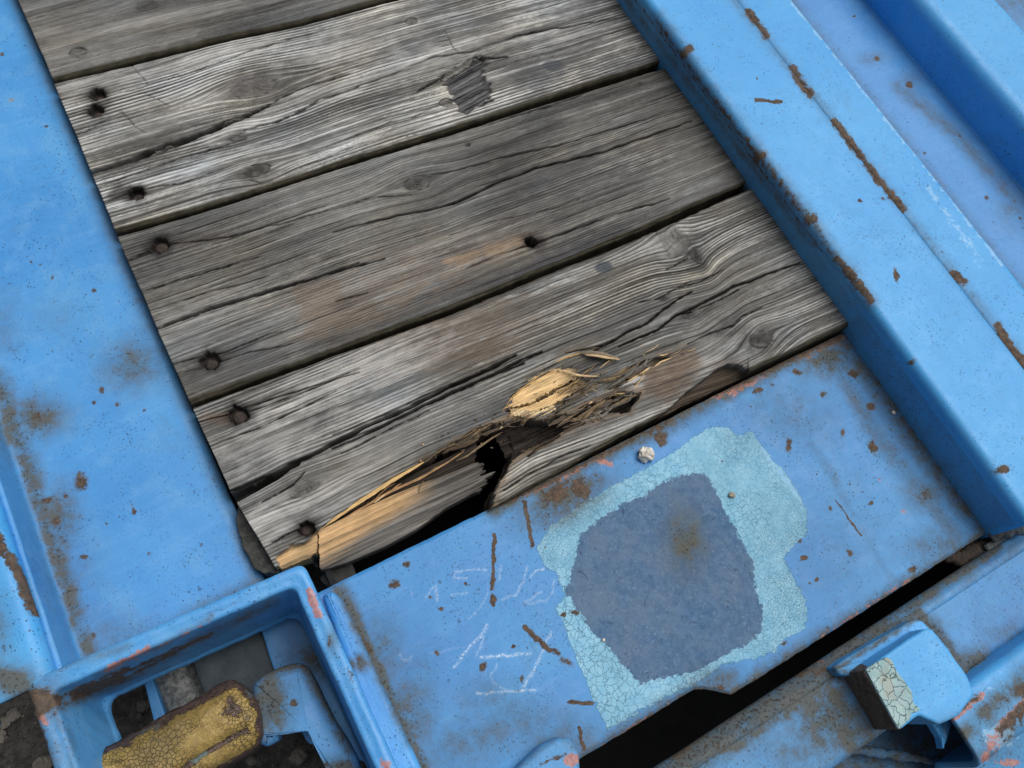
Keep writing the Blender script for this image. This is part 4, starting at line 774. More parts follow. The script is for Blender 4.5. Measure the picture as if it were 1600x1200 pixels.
make_board('board', g_top, g_bot, xline((84, 128), (180, 360)), xr_, pB, .0047, 11, zfun=dB, plugs=[(643, 34, 14), (697, 161, 15)], contrast=1.05, amp=.0009, lines=34, tone=1.18, bright=(.60, .605, .59), warp=.003,
   knots=[(395, 137, 46, 24, .95, .5), (370, 212, 19, 12, .8, .8), (400, 266, 26, 14, .9, .95), (97+115, 295, 8, 6, .2, .5)],
   cracks=[([(141, 266), (200, 250), (260, 225), (330, 205), (370, 188), (420, 165)], 3.2, .014), (Zt([(400, 770), (700, 680), (900, 600), (1000, 545)]), 3.4, .016), (Zt([(1000, 545), (1180, 480), (1330, 400), (1500, 350), (1600, 320)]), 1.4, .004), (Zt([(430, 840), (700, 740), (1000, 650), (1100, 615)]), 1.5, .004), (Zt([(1090, 580), (1250, 540), (1420, 450), (1600, 390)]), 1.8, .006), (Zu([(0, 425), (250, 340), (450, 255), (620, 230), (780, 175), (900, 140), (1270, 80)]), 1.5, .005),
           (Zt([(560, 410), (760, 350), (900, 310), (1100, 235), (1250, 190), (1450, 130)]), 1.3, .003), (Zt([(320, 600), (380, 590), (430, 555), (500, 520), (540, 500), (600, 560), (650, 595)]), 1.1, .002), (Zt([(470, 905), (600, 850), (800, 820), (950, 770), (1040, 735)]), 1.2, .003), (Zt([(1110, 800), (1170, 815)]), 1.1, .003), (Zu([(0, 640), (120, 600), (200, 570), (260, 540)]), 1.0, .002), (Zu([(380, 410), (480, 350), (560, 300), (640, 260), (780, 255)]), 2.0, .005), (Zu([(500, 140), (540, 220), (570, 240)]), 1.0, .001),
           (Zu([(460, 150), (500, 140)]), .9, .001), (Zu([(465, 170), (505, 160)]), .9, .001), (Zu([(470, 190), (520, 178)]), .9, .001), (Zu([(475, 210), (535, 200)]), .9, .001), (Zu([(490, 235), (550, 218)]), .9, .001), (Zu([(350, 530), (440, 490)]), 1.2, .002), (Zt([(590, 290), (620, 330), (660, 380)]), 1.1, .001), (Zt([(640, 410), (700, 440), (755, 475)]), .9, .001),
           (Zu([(480, 360), (600, 290), (640, 255)]), 2.4, .004)],
   depress=[(152, 147, 15, .010), (149, 172, 15, .010), (213, 302, 16, .012)],
   paint=[('b', (862, 102, 16, 9), BLU, .9, .25), ('b', (195, 300, 30, 11), (.05, .045, .042), .85, .5), ('b', (840, 125, 30, 28), GRY, .6, .6),
          ('b', (900, 60, 100, 50, -20), (.10, .10, .102), .6, .9), ('b', (950, 110, 60, 20, -20), (.11, .11, .11), .5, .8), ('b', (860, 150, 50, 14, -18), (.12, .11, .09), .5, .8),
          ('l', ([(105, 140), (240, 110), (420, 70)], 12), SIL, .5, .8), ('l', ([(330, 215), (480, 150), (560, 130)], 12), SIL, .6, .8), ('b', (560, 60, 90, 25, -18), SIL, .35, .9), ('b', (395, 137, 40, 20), (.20, .19, .185), .5, .5), ('b', (250, 180, 90, 16, -18), SIL, .30, .8), ('b', (152, 160, 20, 26), None, .55, .5), ('b', (660, 95, 100, 16, -18), SIL, .35, .8)])
for a in ((150, 173, 10), (154, 148, 9), (213, 303, 10)): bolt(*a, -.010, pB)
# plank C
pC = tag(empty('wooden_plank', (.3, .5, 0)), 'brownish grey plank with round knot and tan stain beside an open bolt hole', 'plank', GRP)
g_top2 = [(182, 367), (300, 335), (420, 298), (560, 252), (700, 210), (850, 162), (1013, 111), (1060, 97)]; g_bot2 = [(297, 630), (420, 583), (560, 532), (700, 482), (850, 420), (1000, 358), (1150, 291), (1200, 268)]
Zv = lambda L: [(a/2.857, 400 + b/2.857) for a, b in L]
make_board('board', g_top2, g_bot2, xline((182, 367), (297, 630)), xr_, pC, .0034, 23, contrast=.75, amp=.0007, lines=80, tone=.90, bright=(.42, .415, .395), darkc=(.036, .034, .033), warp=.004,
   knots=[(652, 286, 30, 17, .95, .55), (1000, 130, 7, 5, .3, .8), (732, 226, 6, 4, .3, .8)],
   cracks=[(Zu([(0, 1035), (300, 960), (440, 935), (560, 900), (700, 830), (900, 750), (1200, 680), (1600, 540)]), 2.0, .006), ([(242, 513), (330, 480), (420, 455), (520, 425), (600, 405)], 2.4, .009), (Zv([(690, 330), (900, 255), (1180, 155), (1400, 100), (1600, 30)]), 2.0, .006), (Zu([(600, 1195), (760, 1130), (900, 1085), (1050, 1035), (1250, 960), (1500, 890)]), 1.8, .005),
           (Zt([(560, 1170), (760, 1090), (1000, 1060), (1300, 985), (1600, 900)]), 1.4, .003), (Zu([(440, 780), (560, 760), (760, 700), (1000, 650), (1200, 590), (1600, 470)]), 1.4, .003), (Zu([(0, 940), (180, 880), (350, 870)]), 1.2, .002), (Zu([(600, 565), (700, 550), (840, 510), (980, 470), (1160, 400)]), 1.8, .004), (Zv([(760, 490), (880, 455), (1000, 430), (1200, 350), (1260, 335)]), 1.4, .003), (Zv([(775, 530), (900, 500), (1100, 430), (1300, 390)]), 1.2, .003),
           (Zt([(570, 1160), (680, 1110), (700, 1080)]), 1.8, .004), (Zv([(620, 160), (800, 110), (1150, 0)]), 1.5, .003), (Zv([(1500, 205), (1590, 175), (1640, 165)]), 1.6, .002), (Zu([(520, 1110-60), (700, 990), (990, 930), (1100, 890)]), 1.0, .002), (Zv([(650, 250), (900, 170), (1200, 90)]), 1.2, .002)],
   depress=[(250, 383, 16, .008), (328, 564, 17, .009), (830, 378, 13, .022)],
   paint=[('p', ([(462, 448), (600, 400), (720, 360), (820, 345), (850, 365), (830, 395), (700, 445), (560, 500), (480, 520)], 30), (.19, .15, .115), .45, 1.0), ('l', ([(700, 410), (760, 392), (822, 376)], 7), (.34, .24, .155), .65, .9), ('p', ([(455, 445), (520, 430), (560, 500), (480, 515)], 10), (.17, .135, .105), .5, .5), ('b', (837, 376, 20, 13), (.035, .03, .028), .85, .5), ('l', ([(300, 590), (560, 520), (850, 410), (1150, 285)], 15), (.085, .083, .085), .65, .9),
          ('b', (850, 190, 30, 17), (.07, .07, .072), .7, .5), ('b', (915, 170, 20, 12), (.08, .08, .08), .6, .5), ('b', (900, 290, 90, 40, -20), (.075, .075, .082), .6, 1.0), ('b', (1060, 200, 80, 60), (.09, .085, .078), .55, 1.0), ('b', (1090, 270, 70, 30, -22), (.14, .135, .125), .5, 1.0), ('b', (560, 470, 40, 10, -18), (.07, .068, .068), .7, .6), ('b', (860, 410, 120, 12, -22), (.06, .06, .068), .7, .7),
          ('b', (330, 475, 120, 16, -18), SIL, .35, .9), ('b', (250, 385, 22, 17), None, .6, .5), ('l', ([(250, 385), (360, 365)], 7), (.07, .055, .045), .5, .8), ('b', (480, 330, 140, 20, -18), SIL, .16, .9), ('b', (590, 480, 90, 22, -20), (.22, .17, .12), .4, .9)])
for a in ((251, 384, 12), (329, 566, 11)): bolt(*a, -.0065, pC)
tag(bolt(831, 379, 7, -.020, pC), 'bolt sunk deep in an open hole')

# plank D (broken)
pD = tag(empty('broken_plank', (.3, .3, 0)), 'split plank nearest the patched steel plate, its lower half smashed open showing fresh yellow wood', 'plank', GRP)
Z5 = lambda L: [(650 + a/4, 500 + b/4) for a, b in L]; Z4 = lambda L: [(350 + a/4, 680 + b/4) for a, b in L]; Z6 = lambda L: [(1040 + a/2.857, 400 + b/2.857) for a, b in L]; Z7 = lambda L: [(1000 + a/4, 500 + b/4) for a, b in L]; Zm = lambda L: [(520 + a/2.857, 400 + b/2.857) for a, b in L]
g_top3 = [(300, 636), (420, 592), (560, 541), (700, 491), (850, 430), (1000, 370), (1150, 304), (1200, 282)]
g_bot3 = [(360, 950), (432, 889), (470, 872), (560, 850), (760, 796), (820, 764), (1000, 662), (1075, 624), (1165, 582), (1310, 515), (1340, 502)]
splitx = W(366, 782)[1]
def xlD(v):
    y0, y1 = W(300, 636)[1], W(432, 889)[1]; Y = y0 + (y1-y0)*v
    up = np.interp(Y, [W(364, 776)[1], y0], [W(364, 776)[0], W(300, 636)[0]]); lo = np.interp(Y, [W(432, 889)[1], W(371, 786)[1]], [W(432, 889)[0], W(371, 786)[0]])
    return np.where(Y > splitx, up, lo)
voidpoly = [(497, 829), (530, 802), (565, 779), (612, 748), (655, 723), (668, 720), (682, 704), (712, 693), (738, 672), (752, 668), (778, 664), (800, 668), (808, 690), (800, 712), (790, 738), (772, 762), (765, 789), (745, 830), (520, 960), (440, 930), (478, 880), (494, 868)]
intr = [(655, 723), (700, 697), (745, 672), (780, 662), (800, 655), (850, 655), (895, 645), (930, 630), (965, 612), (1000, 615), (985, 640), (930, 650), (890, 668), (850, 690), (815, 705), (790, 728), (765, 790), (740, 790), (700, 760)]
yell = Z5([(575, 560), (600, 500), (612, 455), (680, 405), (740, 350), (800, 335), (860, 300), (960, 325), (1090, 372), (1130, 400), (1040, 450), (960, 510), (870, 572), (750, 615), (590, 600)])
def dz(X, Y, px, py, Z, col, nz, nzg):
    # lower piece on the right has sunk and rolls over towards the plate
    d_low = poly_sd(px, py, [(765, 792), (850, 690), (930, 645), (1000, 612), (1040, 570), (1075, 545), (1130, 545), (1175, 580), (1000, 668)])
    f = sstep(-4, 14, d_low); Z = Z - .004*f
    roll = poly_sd(px, py, [(765, 792), (1165, 582), (1180, 600), (800, 830)]);
    dl, _ = seg_dist(px, py, [(765, 792), (1000, 664), (1165, 582)]); Z = Z - .006*np.exp(-(dl/16)**2)*(px > 740)*(px < 1170)
    # upturned splinter area around the break
    dent = np.exp(-blob(px, py, (930, 590, 110, 34, -22))**2); Z = Z - .006*dent*(1-f)
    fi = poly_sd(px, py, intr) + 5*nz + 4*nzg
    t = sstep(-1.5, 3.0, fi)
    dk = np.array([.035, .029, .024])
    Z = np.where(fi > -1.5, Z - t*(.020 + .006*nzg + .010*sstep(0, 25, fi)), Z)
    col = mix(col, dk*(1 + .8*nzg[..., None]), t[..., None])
    # split edges brown
    col = mix(col, np.array([.16, .115, .075])*(1 + .9*nzg[..., None]), (.75*np.exp(-((fi+3)/5)**2)*(t < .5))[..., None])
    # fresh wood
    fib = fbm(X*7, (Y - X*.05)*300, 77, 3); fy = poly_sd(px, py, yell) + 3.0*nz + 14*fib*sstep(800, 860, px) + 9*fib; ty = sstep(-.8, .8, fy); lay = np.floor(4*np.clip(.5 + .9*fbm(X*9, (Y - X*.05)*110, 78, 2), 0, 1))/4
    fr = np.array([.20, .145, .085])*(1 + .5*fib[..., None] + .12*nz[..., None])*(.50 + .75*lay[..., None]); fr = mix(fr, np.array([.15, .12, .08])*(1 + .8*fib[..., None]), sstep(862, 905, px + 30*fib)[..., None]*.95); cs, _ = seg_dist(px, py + 4*fib, [(796, 640), (830, 630), (862, 620), (900, 600)]); fr = fr*(1 - .8*np.exp(-(cs/1.6)**2))[..., None]; cs2, _ = seg_dist(px, py + 3*fib, [(826, 612), (868, 592), (900, 588)]); fr = fr*(1 - .55*np.exp(-(cs2/1.2)**2))[..., None]
    Z = np.where(fy > -1, mix(Z, -.011 + .006*lay + .0012*fib, ty), Z); col = mix(col, fr, ty[..., None])
    
    # orange torn corner at the left end
    fo = poly_sd(px, py, Z4([(330, 760), (420, 680), (500, 670), (590, 600), (640, 640), (590, 700), (510, 790), (440, 800), (350, 830)])) + 3*nz + 2*nzg; to = sstep(-1.5, 1.5, fo); Z = Z - .008*to; col = mix(col, np.array([.50, .34, .175])*(1 + .4*nzg[..., None] + .2*nz[..., None]), to[..., None])
    # dropped wedge between the two halves at the left end
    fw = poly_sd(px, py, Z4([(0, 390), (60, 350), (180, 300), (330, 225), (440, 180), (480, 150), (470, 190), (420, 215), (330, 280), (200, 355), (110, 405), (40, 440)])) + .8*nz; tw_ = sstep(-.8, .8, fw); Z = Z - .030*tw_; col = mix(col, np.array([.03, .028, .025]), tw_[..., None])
    # missing part at the lower right edge, showing darker wood beneath
    fm = poly_sd(px, py, Z7([(0, 680), (200, 540), (300, 440), (420, 350), (500, 290), (560, 262), (640, 275), (690, 310), (680, 330), (400, 480), (240, 555), (0, 720)])) + 1.2*nz; tm = sstep(-1, 1, fm); Z = Z - .013*tm; col = mix(col, np.array([.085, .065, .048])*(1 + .8*nzg[..., None]), tm[..., None])
    tf = sstep(1, -3, fm - 0)*np.exp(-((px-1140)/22)**2 - ((py-572)/10)**2); col = mix(col, np.array([.20, .10, .06]), (.5*tf)[..., None])
    # trench above the right piece (torn strip)
    ft = poly_sd(px, py, Z5([(1180, 430), (1240, 380), (1350, 280), (1440, 240), (1560, 225), (1600, 235), (1540, 262), (1480, 290), (1340, 370), (1260, 420)])) + 1.5*nz; tt = sstep(-1, 1, ft); Z = Z - .006*tt; col = mix(col, np.array([.105, .082, .052])*(1 + .9*nzg[..., None]), tt[..., None])
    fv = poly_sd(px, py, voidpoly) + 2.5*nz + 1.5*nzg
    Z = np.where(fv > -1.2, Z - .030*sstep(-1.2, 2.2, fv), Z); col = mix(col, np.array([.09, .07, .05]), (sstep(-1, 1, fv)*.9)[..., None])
    return Z, col
def vd(px, py):
    return (poly_sd(px, py, voidpoly) + 2.0*fbm(px*.03, py*.06, 5, 3)) > 2.6
def gD(g, X, Y, px, py):
    # grain sweeps down towards the lower right around the break
    f = sstep(780, 860, px)*sstep(-70, 60, poly_sd(px, py, [(740, 830), (800, 700), (960, 600), (1060, 550), (1160, 560), (1165, 582), (800, 800)]))
    return g + f*.09*(X - W(900, 660)[0])
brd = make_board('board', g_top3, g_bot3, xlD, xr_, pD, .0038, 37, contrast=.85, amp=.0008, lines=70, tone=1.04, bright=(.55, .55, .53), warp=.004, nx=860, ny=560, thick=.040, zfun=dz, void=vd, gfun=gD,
   knots=[(1052, 375, 34, 40, .6, .45), (1036, 466, 8, 6, .5, 1.0), (1075, 490, 15, 12, .8, .8), (1188, 530, 26, 18, .9, 1.0), (1087, 400, 11, 22, .4, 1.0), (475, 765, 24, 14, .5, .35)],
   cracks=[([(365, 780), (400, 757), (450, 728), (500, 705), (560, 672), (640, 636), (700, 606), (760, 578), (805, 555)], 3.6, .016), (Zm([(0, 860), (200, 770), (400, 670), (600, 580), (740, 520), (850, 480)]), 2.6, .010), (Zm([(0, 800), (250, 700), (400, 625), (560, 560), (700, 500)]), 1.3, .003), (Zm([(40, 880), (240, 780), (430, 690)]), 1.4, .003),
           (Zv([(930, 850), (1150, 770), (1300, 700), (1500, 600)]), 1.4, .003), (Zv([(1000, 1060), (1200, 980), (1320, 930)]), 2.0, .006), (Zv([(890, 740), (1010, 710), (1200, 640), (1600, 520)]), 1.6, .004), (Zv([(1100, 700), (1400, 590), (1600, 500)]), 1.3, .003),
           (Zm([(1160, 430), (1310, 340), (1400, 300), (1480, 235), (1560, 180), (1600, 160)]), 2.2, .006), (Zm([(1280, 400), (1450, 330), (1540, 260), (1600, 250)]), 2.0, .005), (Zm([(1040, 435), (1200, 400), (1310, 340)]), 1.5, .004), (Zm([(1360, 210), (1450, 190), (1600, 110)]), 1.2, .003), (Z6([(0, 300), (60, 260), (150, 215), (300, 140), (450, 80), (600, 30)]), 2.4, .007), (Z6([(150, 235), (250, 190), (330, 150)]), 1.5, .003), (Z6([(100, 390), (200, 345), (300, 310), (340, 270), (430, 230)]), 1.5, .003), (Z6([(40, 150), (140, 120), (260, 60)]), 1.3, .003),
           (Z6([(0, 60), (60, 30), (100, 10)]), 1.6, .003), (Z4([(240, 420), (330, 370), (440, 300), (500, 230)]), 1.6, .004), (Z4([(300, 670), (400, 620), (460, 595)]), 1.8, .005),
           (Z5([(520, 930), (660, 830), (840, 740), (940, 690), (1060, 640)]), 1.8, .004), (Z5([(550, 1060), (700, 960), (900, 850), (1100, 770)]), 1.3, .003), (Z5([(700, 850), (760, 800), (900, 720)]), 2.6, .006), (Z5([(640, 1080), (900, 930), (1200, 780), (1400, 650)]), 1.1, .002), (Z5([(0, 560), (200, 470), (440, 360), (650, 250), (780, 200)]), 2.6, .008)],
   depress=[(372, 648, 17, .008), (479, 826, 13, .012), (961, 635, 6, .015)],
   paint=[('b', (943, 418, 15, 9), BLU, .92, .25), ('b', (700, 525, 140, 30, -22), (.17, .125, .085), .55, .9), ('b', (620, 530, 90, 30, -22), (.16, .12, .085), .45, .9), ('b', (750, 545, 60, 20, -20), (.14, .10, .07), .6, .8), ('b', (560, 580, 120, 26, -22), SIL, .55, .9), ('b', (420, 690, 90, 30, -22), SIL, .55, .9), ('b', (420, 820, 50, 26, -24), SIL, .5, .8), ('b', (520, 775, 110, 30, -24), SIL, .25, .9), ('b', (640, 680, 110, 26, -24), (.20, .195, .185), .55, .9),
          ('b', (870, 470, 100, 26, -20), (.16, .15, .138), .5, .9), ('b', (1045, 372, 28, 38), (.33, .325, .31), .65, .5), ('b', (1085, 400, 20, 34), (.08, .078, .074), .7, .6), ('b', (1100, 545, 35, 28), (.34, .335, .32), .6, .7), ('b', (1040, 590, 34, 30), (.15, .105, .075), .8, .5), ('b', (1075, 560, 22, 20), (.16, .11, .075), .8, .5), ('b', (985, 615, 12, 34, 20), SIL, .7, .6), ('b', (960, 510, 70, 20, -20), (.10, .10, .105), .6, .9), ('b', (930, 690, 80, 20, -28), (.24, .235, .225), .5, .8), ('b', (1200, 470, 110, 40, -24), (.28, .275, .26), .35, .9),
          ('b', (372, 648, 24, 20), None, .55, .5), ('b', (479, 824, 22, 20), None, .6, .5), ('b', (345, 655, 22, 8), (.20, .13, .09), .5, .7), ('b', (880, 560, 60, 14, -22), (.17, .15, .115), .5, .8), ('b', (1150, 430, 110, 26, -22), (.13, .13, .128), .35, .9)])
bolt(373, 649, 12, -.0065, pD); tag(bolt(477, 826, 9, -.011, pD), 'rusty bolt in the torn corner')

# sunk broken piece at the lower left of the hole
def chunk(name, top, bot, ztop, zbot, thick, colf, parent, nx=260, ny=90, seed=0, ragr=6, ragl=2, lab=None, bulge=.003, jag_=0.0):
    T = np.array([W(a, b, ztop) for a, b in top]); B = np.array([W(a, b, zbot) for a, b in bot]); u = np.linspace(0, 1, nx); v = np.linspace(0, 1, ny)
    def res(Q):
        d = np.r_[0, np.cumsum(np.linalg.norm(np.diff(Q, axis=0), axis=1))]; d /= d[-1]; return np.stack([np.interp(u, d, Q[:, k]) for k in range(3)], 1)
    a, b = res(T), res(B); P = a[:, None]*(1-v)[None, :, None] + b[:, None]*v[None, :, None]
    al = (a[-1]-a[0])/np.linalg.norm(a[-1]-a[0])
    jag = fbm(v*9, v*0+seed, seed, 4); P = P + (al[None, None]*((u[:, None]**6*jag[None]*ragr*.0012) + ((1-u[:, None])**8*fbm(v*7, v*0+9, seed+3, 3)[None]*ragl*.0012))[..., None])
    if jag_: jt = jag_*np.round(3*fbm(u*14, u*0+seed, seed, 3))/3 + jag_*.5*fbm(u*60, u*0, seed+2, 2); P[..., 1] += jt[:, None]*(1-v)[None]**3 + (jag_*fbm(u*18, u*0+5, seed+4, 3))[:, None]*v[None]**3; P[..., 2] += .0022*np.round(2.2*fbm(P[..., 0]*14, (P[..., 1]-P[..., 0]*.05)*170, seed+8, 2))/2.2
    g = P[..., 1]; nzg = fbm(P[..., 0]*9, g*220, seed+5, 3); n2 = fbm(P[..., 0]*5, g*90, seed+6, 3); nz = fbm(P[..., 0]*60, P[..., 1]*60, seed+7, 3)
    P[..., 2] += .0018*nzg + .0016*n2 + bulge*np.sin(np.pi*v)[None]**.6; rid = .5+.5*np.sin(g/.0042*6.28+3*n2); P[..., 2] += .0005*rid
    px, py = proj(P); px = px.reshape(P.shape[:2]); py = py.reshape(P.shape[:2]); col = colf(px, py, nzg, n2, nz, rid)
    rows = []; cols_ = []
    ed = lambda Q, k: [np.concatenate([Q[..., :2] + 0, (Q[..., 2:]*(1-t) + (Q[..., 2:]-thick)*t)], -1) for t in np.linspace(1/k, 1, k)]
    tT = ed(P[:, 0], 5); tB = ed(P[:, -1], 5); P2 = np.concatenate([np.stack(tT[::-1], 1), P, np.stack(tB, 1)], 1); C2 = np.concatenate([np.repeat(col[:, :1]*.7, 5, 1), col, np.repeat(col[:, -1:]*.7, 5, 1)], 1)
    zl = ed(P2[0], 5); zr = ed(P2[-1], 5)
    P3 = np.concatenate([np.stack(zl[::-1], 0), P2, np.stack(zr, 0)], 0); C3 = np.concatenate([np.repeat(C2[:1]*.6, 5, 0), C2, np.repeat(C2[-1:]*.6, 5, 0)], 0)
    o = raw_mesh(name, P3.reshape(-1, 3), grid_faces(*P3.shape[:2])[:, ::-1], M_WOOD, parent, cols={'Col': C3.reshape(-1, 3)})
    if lab: tag(o, lab)
    return o
def cL2(px, py, nzg, n2, nz, rid):
    base = np.array([.145, .135, .12])*(1 + .7*nzg[..., None] + .35*n2[..., None]); base = mix(base, np.array([.24, .23, .215]), (.3*rid*sstep(0, .4, n2))[..., None])
    org = np.array([.60, .39, .195])*(1 + .4*nzg[..., None] + .15*nz[..., None])
    d, _ = seg_dist(px, py, [(495, 850), (560, 805), (650, 752)]); f = sstep(44, 10, d + 8*n2 + 4*nzg)*sstep(700, 600, px); c = mix(base, org, f[..., None]*.95)
    dk = sstep(640, 700, px + 20*n2)*sstep(10, -10, (py - (765 - (px-640)*.4))); return mix(c, np.array([.085, .06, .04])*(1+.6*nzg[..., None]), (.7*dk)[..., None])
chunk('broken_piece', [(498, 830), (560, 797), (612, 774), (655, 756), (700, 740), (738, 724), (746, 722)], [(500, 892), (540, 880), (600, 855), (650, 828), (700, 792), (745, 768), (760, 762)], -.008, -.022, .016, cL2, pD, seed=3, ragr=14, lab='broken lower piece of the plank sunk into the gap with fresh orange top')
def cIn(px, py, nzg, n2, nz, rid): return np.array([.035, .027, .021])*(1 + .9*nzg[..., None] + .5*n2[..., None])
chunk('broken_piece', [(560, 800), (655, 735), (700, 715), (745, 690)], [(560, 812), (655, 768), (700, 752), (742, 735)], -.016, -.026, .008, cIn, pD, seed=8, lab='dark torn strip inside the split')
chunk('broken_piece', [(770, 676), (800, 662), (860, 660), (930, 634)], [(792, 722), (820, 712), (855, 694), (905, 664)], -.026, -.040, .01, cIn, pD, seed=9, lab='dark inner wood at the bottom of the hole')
def cS1(px, py, nzg, n2, nz, rid):
    st = fbm(px*.016, (py + px*.47)*.42, 55, 3)[..., None]; c = np.array([.72, .51, .26])*(1 + .48*st + .12*nz[..., None]); d = sstep(868, 905, px + 14*st[..., 0]); return mix(c, np.array([.22, .165, .10])*(1 + .5*st), d[..., None])
def cS2(px, py, nzg, n2, nz, rid):
    st = fbm(px*.02, (py + px*.3)*.30, 56, 3)[..., None]; return np.array([.88, .69, .42])*(1 + .12*st + .05*nz[..., None])
def cS3(px, py, nzg, n2, nz, rid):
    st = fbm(px*.015, (py + px*.5)*.40, 57, 3)[..., None]; return np.array([.15, .125, .09])*(1 + .8*st)
chunk('splinter', Z5([(556, 545), (600, 490), (640, 430), (740, 350), (820, 312), (900, 300), (985, 330)]), Z5([(590, 552), (660, 535), (740, 510), (800, 470), (880, 420), (960, 385), (1010, 362)]), -.003, -.0005, .007, cS1, pD, nx=200, ny=60, seed=21, bulge=0.0, jag_=0.003, ragr=14, ragl=8, lab='raised pale yellow shard of fresh wood')
chunk('splinter', Z5([(600, 545), (700, 535), (790, 500), (880, 445), (990, 395), (1060, 385)]), Z5([(640, 560), (740, 572), (860, 530), (930, 490), (1010, 440), (1080, 410)]), -.0045, -.003, .006, cS1, pD, nx=180, ny=40, seed=22, bulge=0.0, jag_=0.002, ragr=10, ragl=4, lab='second layer of torn yellow wood')
chunk('splinter', Z5([(588, 556), (660, 560), (735, 574), (800, 556), (862, 530)]), Z5([(600, 602), (680, 608), (750, 617), (820, 592), (875, 556)]), -.002, -.0075, .007, cS2, pD, nx=120, ny=36, seed=23, bulge=0.0, jag_=0.0012, ragr=2, ragl=2, lab='pale clean cut face of the broken wood')
chunk('splinter', Z5([(880, 560), (950, 500), (1060, 440), (1180, 390), (1290, 330)]), Z5([(900, 585), (980, 548), (1080, 500), (1180, 455), (1300, 400)]), -.005, -.007, .006, cS3, pD, nx=160, ny=40, seed=24, bulge=0.0, jag_=0.003, ragr=10, ragl=10)
chunk('splinter', Z5([(1000, 470), (1100, 415), (1200, 360), (1300, 300), (1385, 250)]), Z5([(1010, 490), (1120, 445), (1230, 400), (1340, 330), (1395, 280)]), -.001, -.003, .004, cGy, pD, nx=140, ny=26, seed=25, ragr=8, ragl=8) if False else None
def cGy(px, py, nzg, n2, nz, rid): return np.array([.15, .14, .13])*(1 + .6*nzg[..., None] + .3*n2[..., None])

# splinters: tapered blades following the break
M_SPL = {}
def spl_mat(name, c):
    if name not in M_SPL:
        s = NT(name); f = s.noise(1, 4, .7, vec=s.stretch(60, 900, 200)); cc = s.mix(s.ramp(f, .3, .7), tuple(x*.65 for x in c), tuple(min(1, x*1.2) for x in c))
        s.l(cc, s.b.inputs['Base Color']); s.b.inputs['Roughness'].default_value = .7; s.l(s.bump(f, .0004), s.b.inputs['Normal']); M_SPL[name] = s.m
    return M_SPL[name]
FY, FP, FT, FG, FB, FR = ('fresh_yellow_wood', (.66, .43, .17)), ('pale_fresh_wood', (.78, .56, .30)), ('tan_torn_wood', (.25, .18, .105)), ('grey_torn_wood', (.17, .16, .14)), ('brown_torn_wood', (.075, .052, .034)), ('reddish_torn_wood', (.33, .12, .05))
def splinter(pts, w, m, z0, z1, t=.0012, lift=0, name='splinter', vert=0.0, ret=False):
    """pts in photo pixels; w blade width in px; z along the blade z0..z1"""
    n = len(pts); zz = np.interp(np.linspace(0, 1, n), [0, .5, 1], [z0, (z0+z1)/2 + lift, z1]); P = np.array([W(a, b, z) for (a, b), z in zip(pts, zz)])
    P = resample(list(P), .0015)
    for _ in range(3): P[1:-1] = (P[:-2] + 2*P[1:-1] + P[2:])/4
    n = len(P); s = np.linspace(0, 1, n); t_ = np.gradient(P, axis=0); t_ /= np.linalg.norm(t_, axis=1)[:, None]; sd_ = np.cross(t_, [0, 0, 1.]); sd_ /= np.linalg.norm(sd_, axis=1)[:, None]; up = np.cross(sd_, t_)
    ca, sa = math.cos(vert), math.sin(vert); s2 = sd_*ca + up*sa; u2 = -sd_*sa + up*ca
    wd = w*.00058*.5*(np.clip(np.sin(np.pi*(s*.96+.02)), 0, 1)**.55)*(1 + .3*fbm(s*14, s*0+pts[0][0], 4, 3)); th = t*.5*(.3+.7*np.sin(np.pi*s)**.5)
    V = np.stack([P + s2*wd[:, None], P + u2*th[:, None]*1.0, P - s2*wd[:, None], P - u2*th[:, None]], 1).reshape(-1, 3)
    idx = np.arange(n*4).reshape(n, 4); idx = np.concatenate([idx, idx[:, :1]], 1); F = np.stack([idx[:-1, :-1], idx[:-1, 1:], idx[1:, 1:], idx[1:, :-1]], -1).reshape(-1, 4)
    if ret: return V, F, m[1]
    return raw_mesh(name, V, F, spl_mat(*m), pD, smooth=False)
splinter([(497, 829), (530, 805), (565, 781), (612, 751), (662, 722)], 11, FY, -.004, -.001, .004, vert=.5)
splinter([(500, 832), (560, 797), (610, 768), (655, 748), (700, 722), (725, 705)], 4.5, ('orange_torn_wood', (.55, .33, .16)), -.008, -.008, .003)
splinter([(585, 786), (594, 778), (601, 773)], 3, FP, -.006, -.004)
splinter([(654, 771), (656, 760), (662, 752)], 2.4, FT, -.009, -.003)
splinter(Z5([(250, 880), (320, 850), (400, 790), (480, 735), (540, 700)]), 4.0, FT, -.008, -.005, .002)
splinter(Z5([(20, 900), (60, 885), (130, 830), (180, 800), (240, 745)]), 3, FT, -.002, -.002, .002)
splinter(Z5([(240, 750), (290, 715), (350, 680), (380, 690)]), 6, FP, -.002, -.003, .002)
splinter(Z5([(540, 575), (600, 480), (700, 400), (780, 340), (870, 300)]), 2.4, FY, -.001, .001, .002)
splinter(Z5([(830, 320), (870, 308), (940, 320), (1010, 345), (1100, 352), (1150, 350)]), 3.6, FP, .001, -.002, .0016, lift=.004)
splinter(Z5([(850, 272), (930, 235), (1020, 210), (1090, 200)]), 3, FY, -.001, .002, .002)
splinter(Z5([(930, 208), (1000, 185), (1080, 170), (1165, 176)]), 2, FT, 0, .002, .002)
splinter(Z5([(1030, 205), (1100, 205), (1180, 218), (1275, 243)]), 10, ('grey_brown_splinter', (.22, .18, .13)), .003, .001, .003, lift=.004)
splinter(Z5([(1055, 218), (1120, 222), (1200, 236), (1272, 246)]), 4.6, FP, .004, .002, .002, lift=.004)
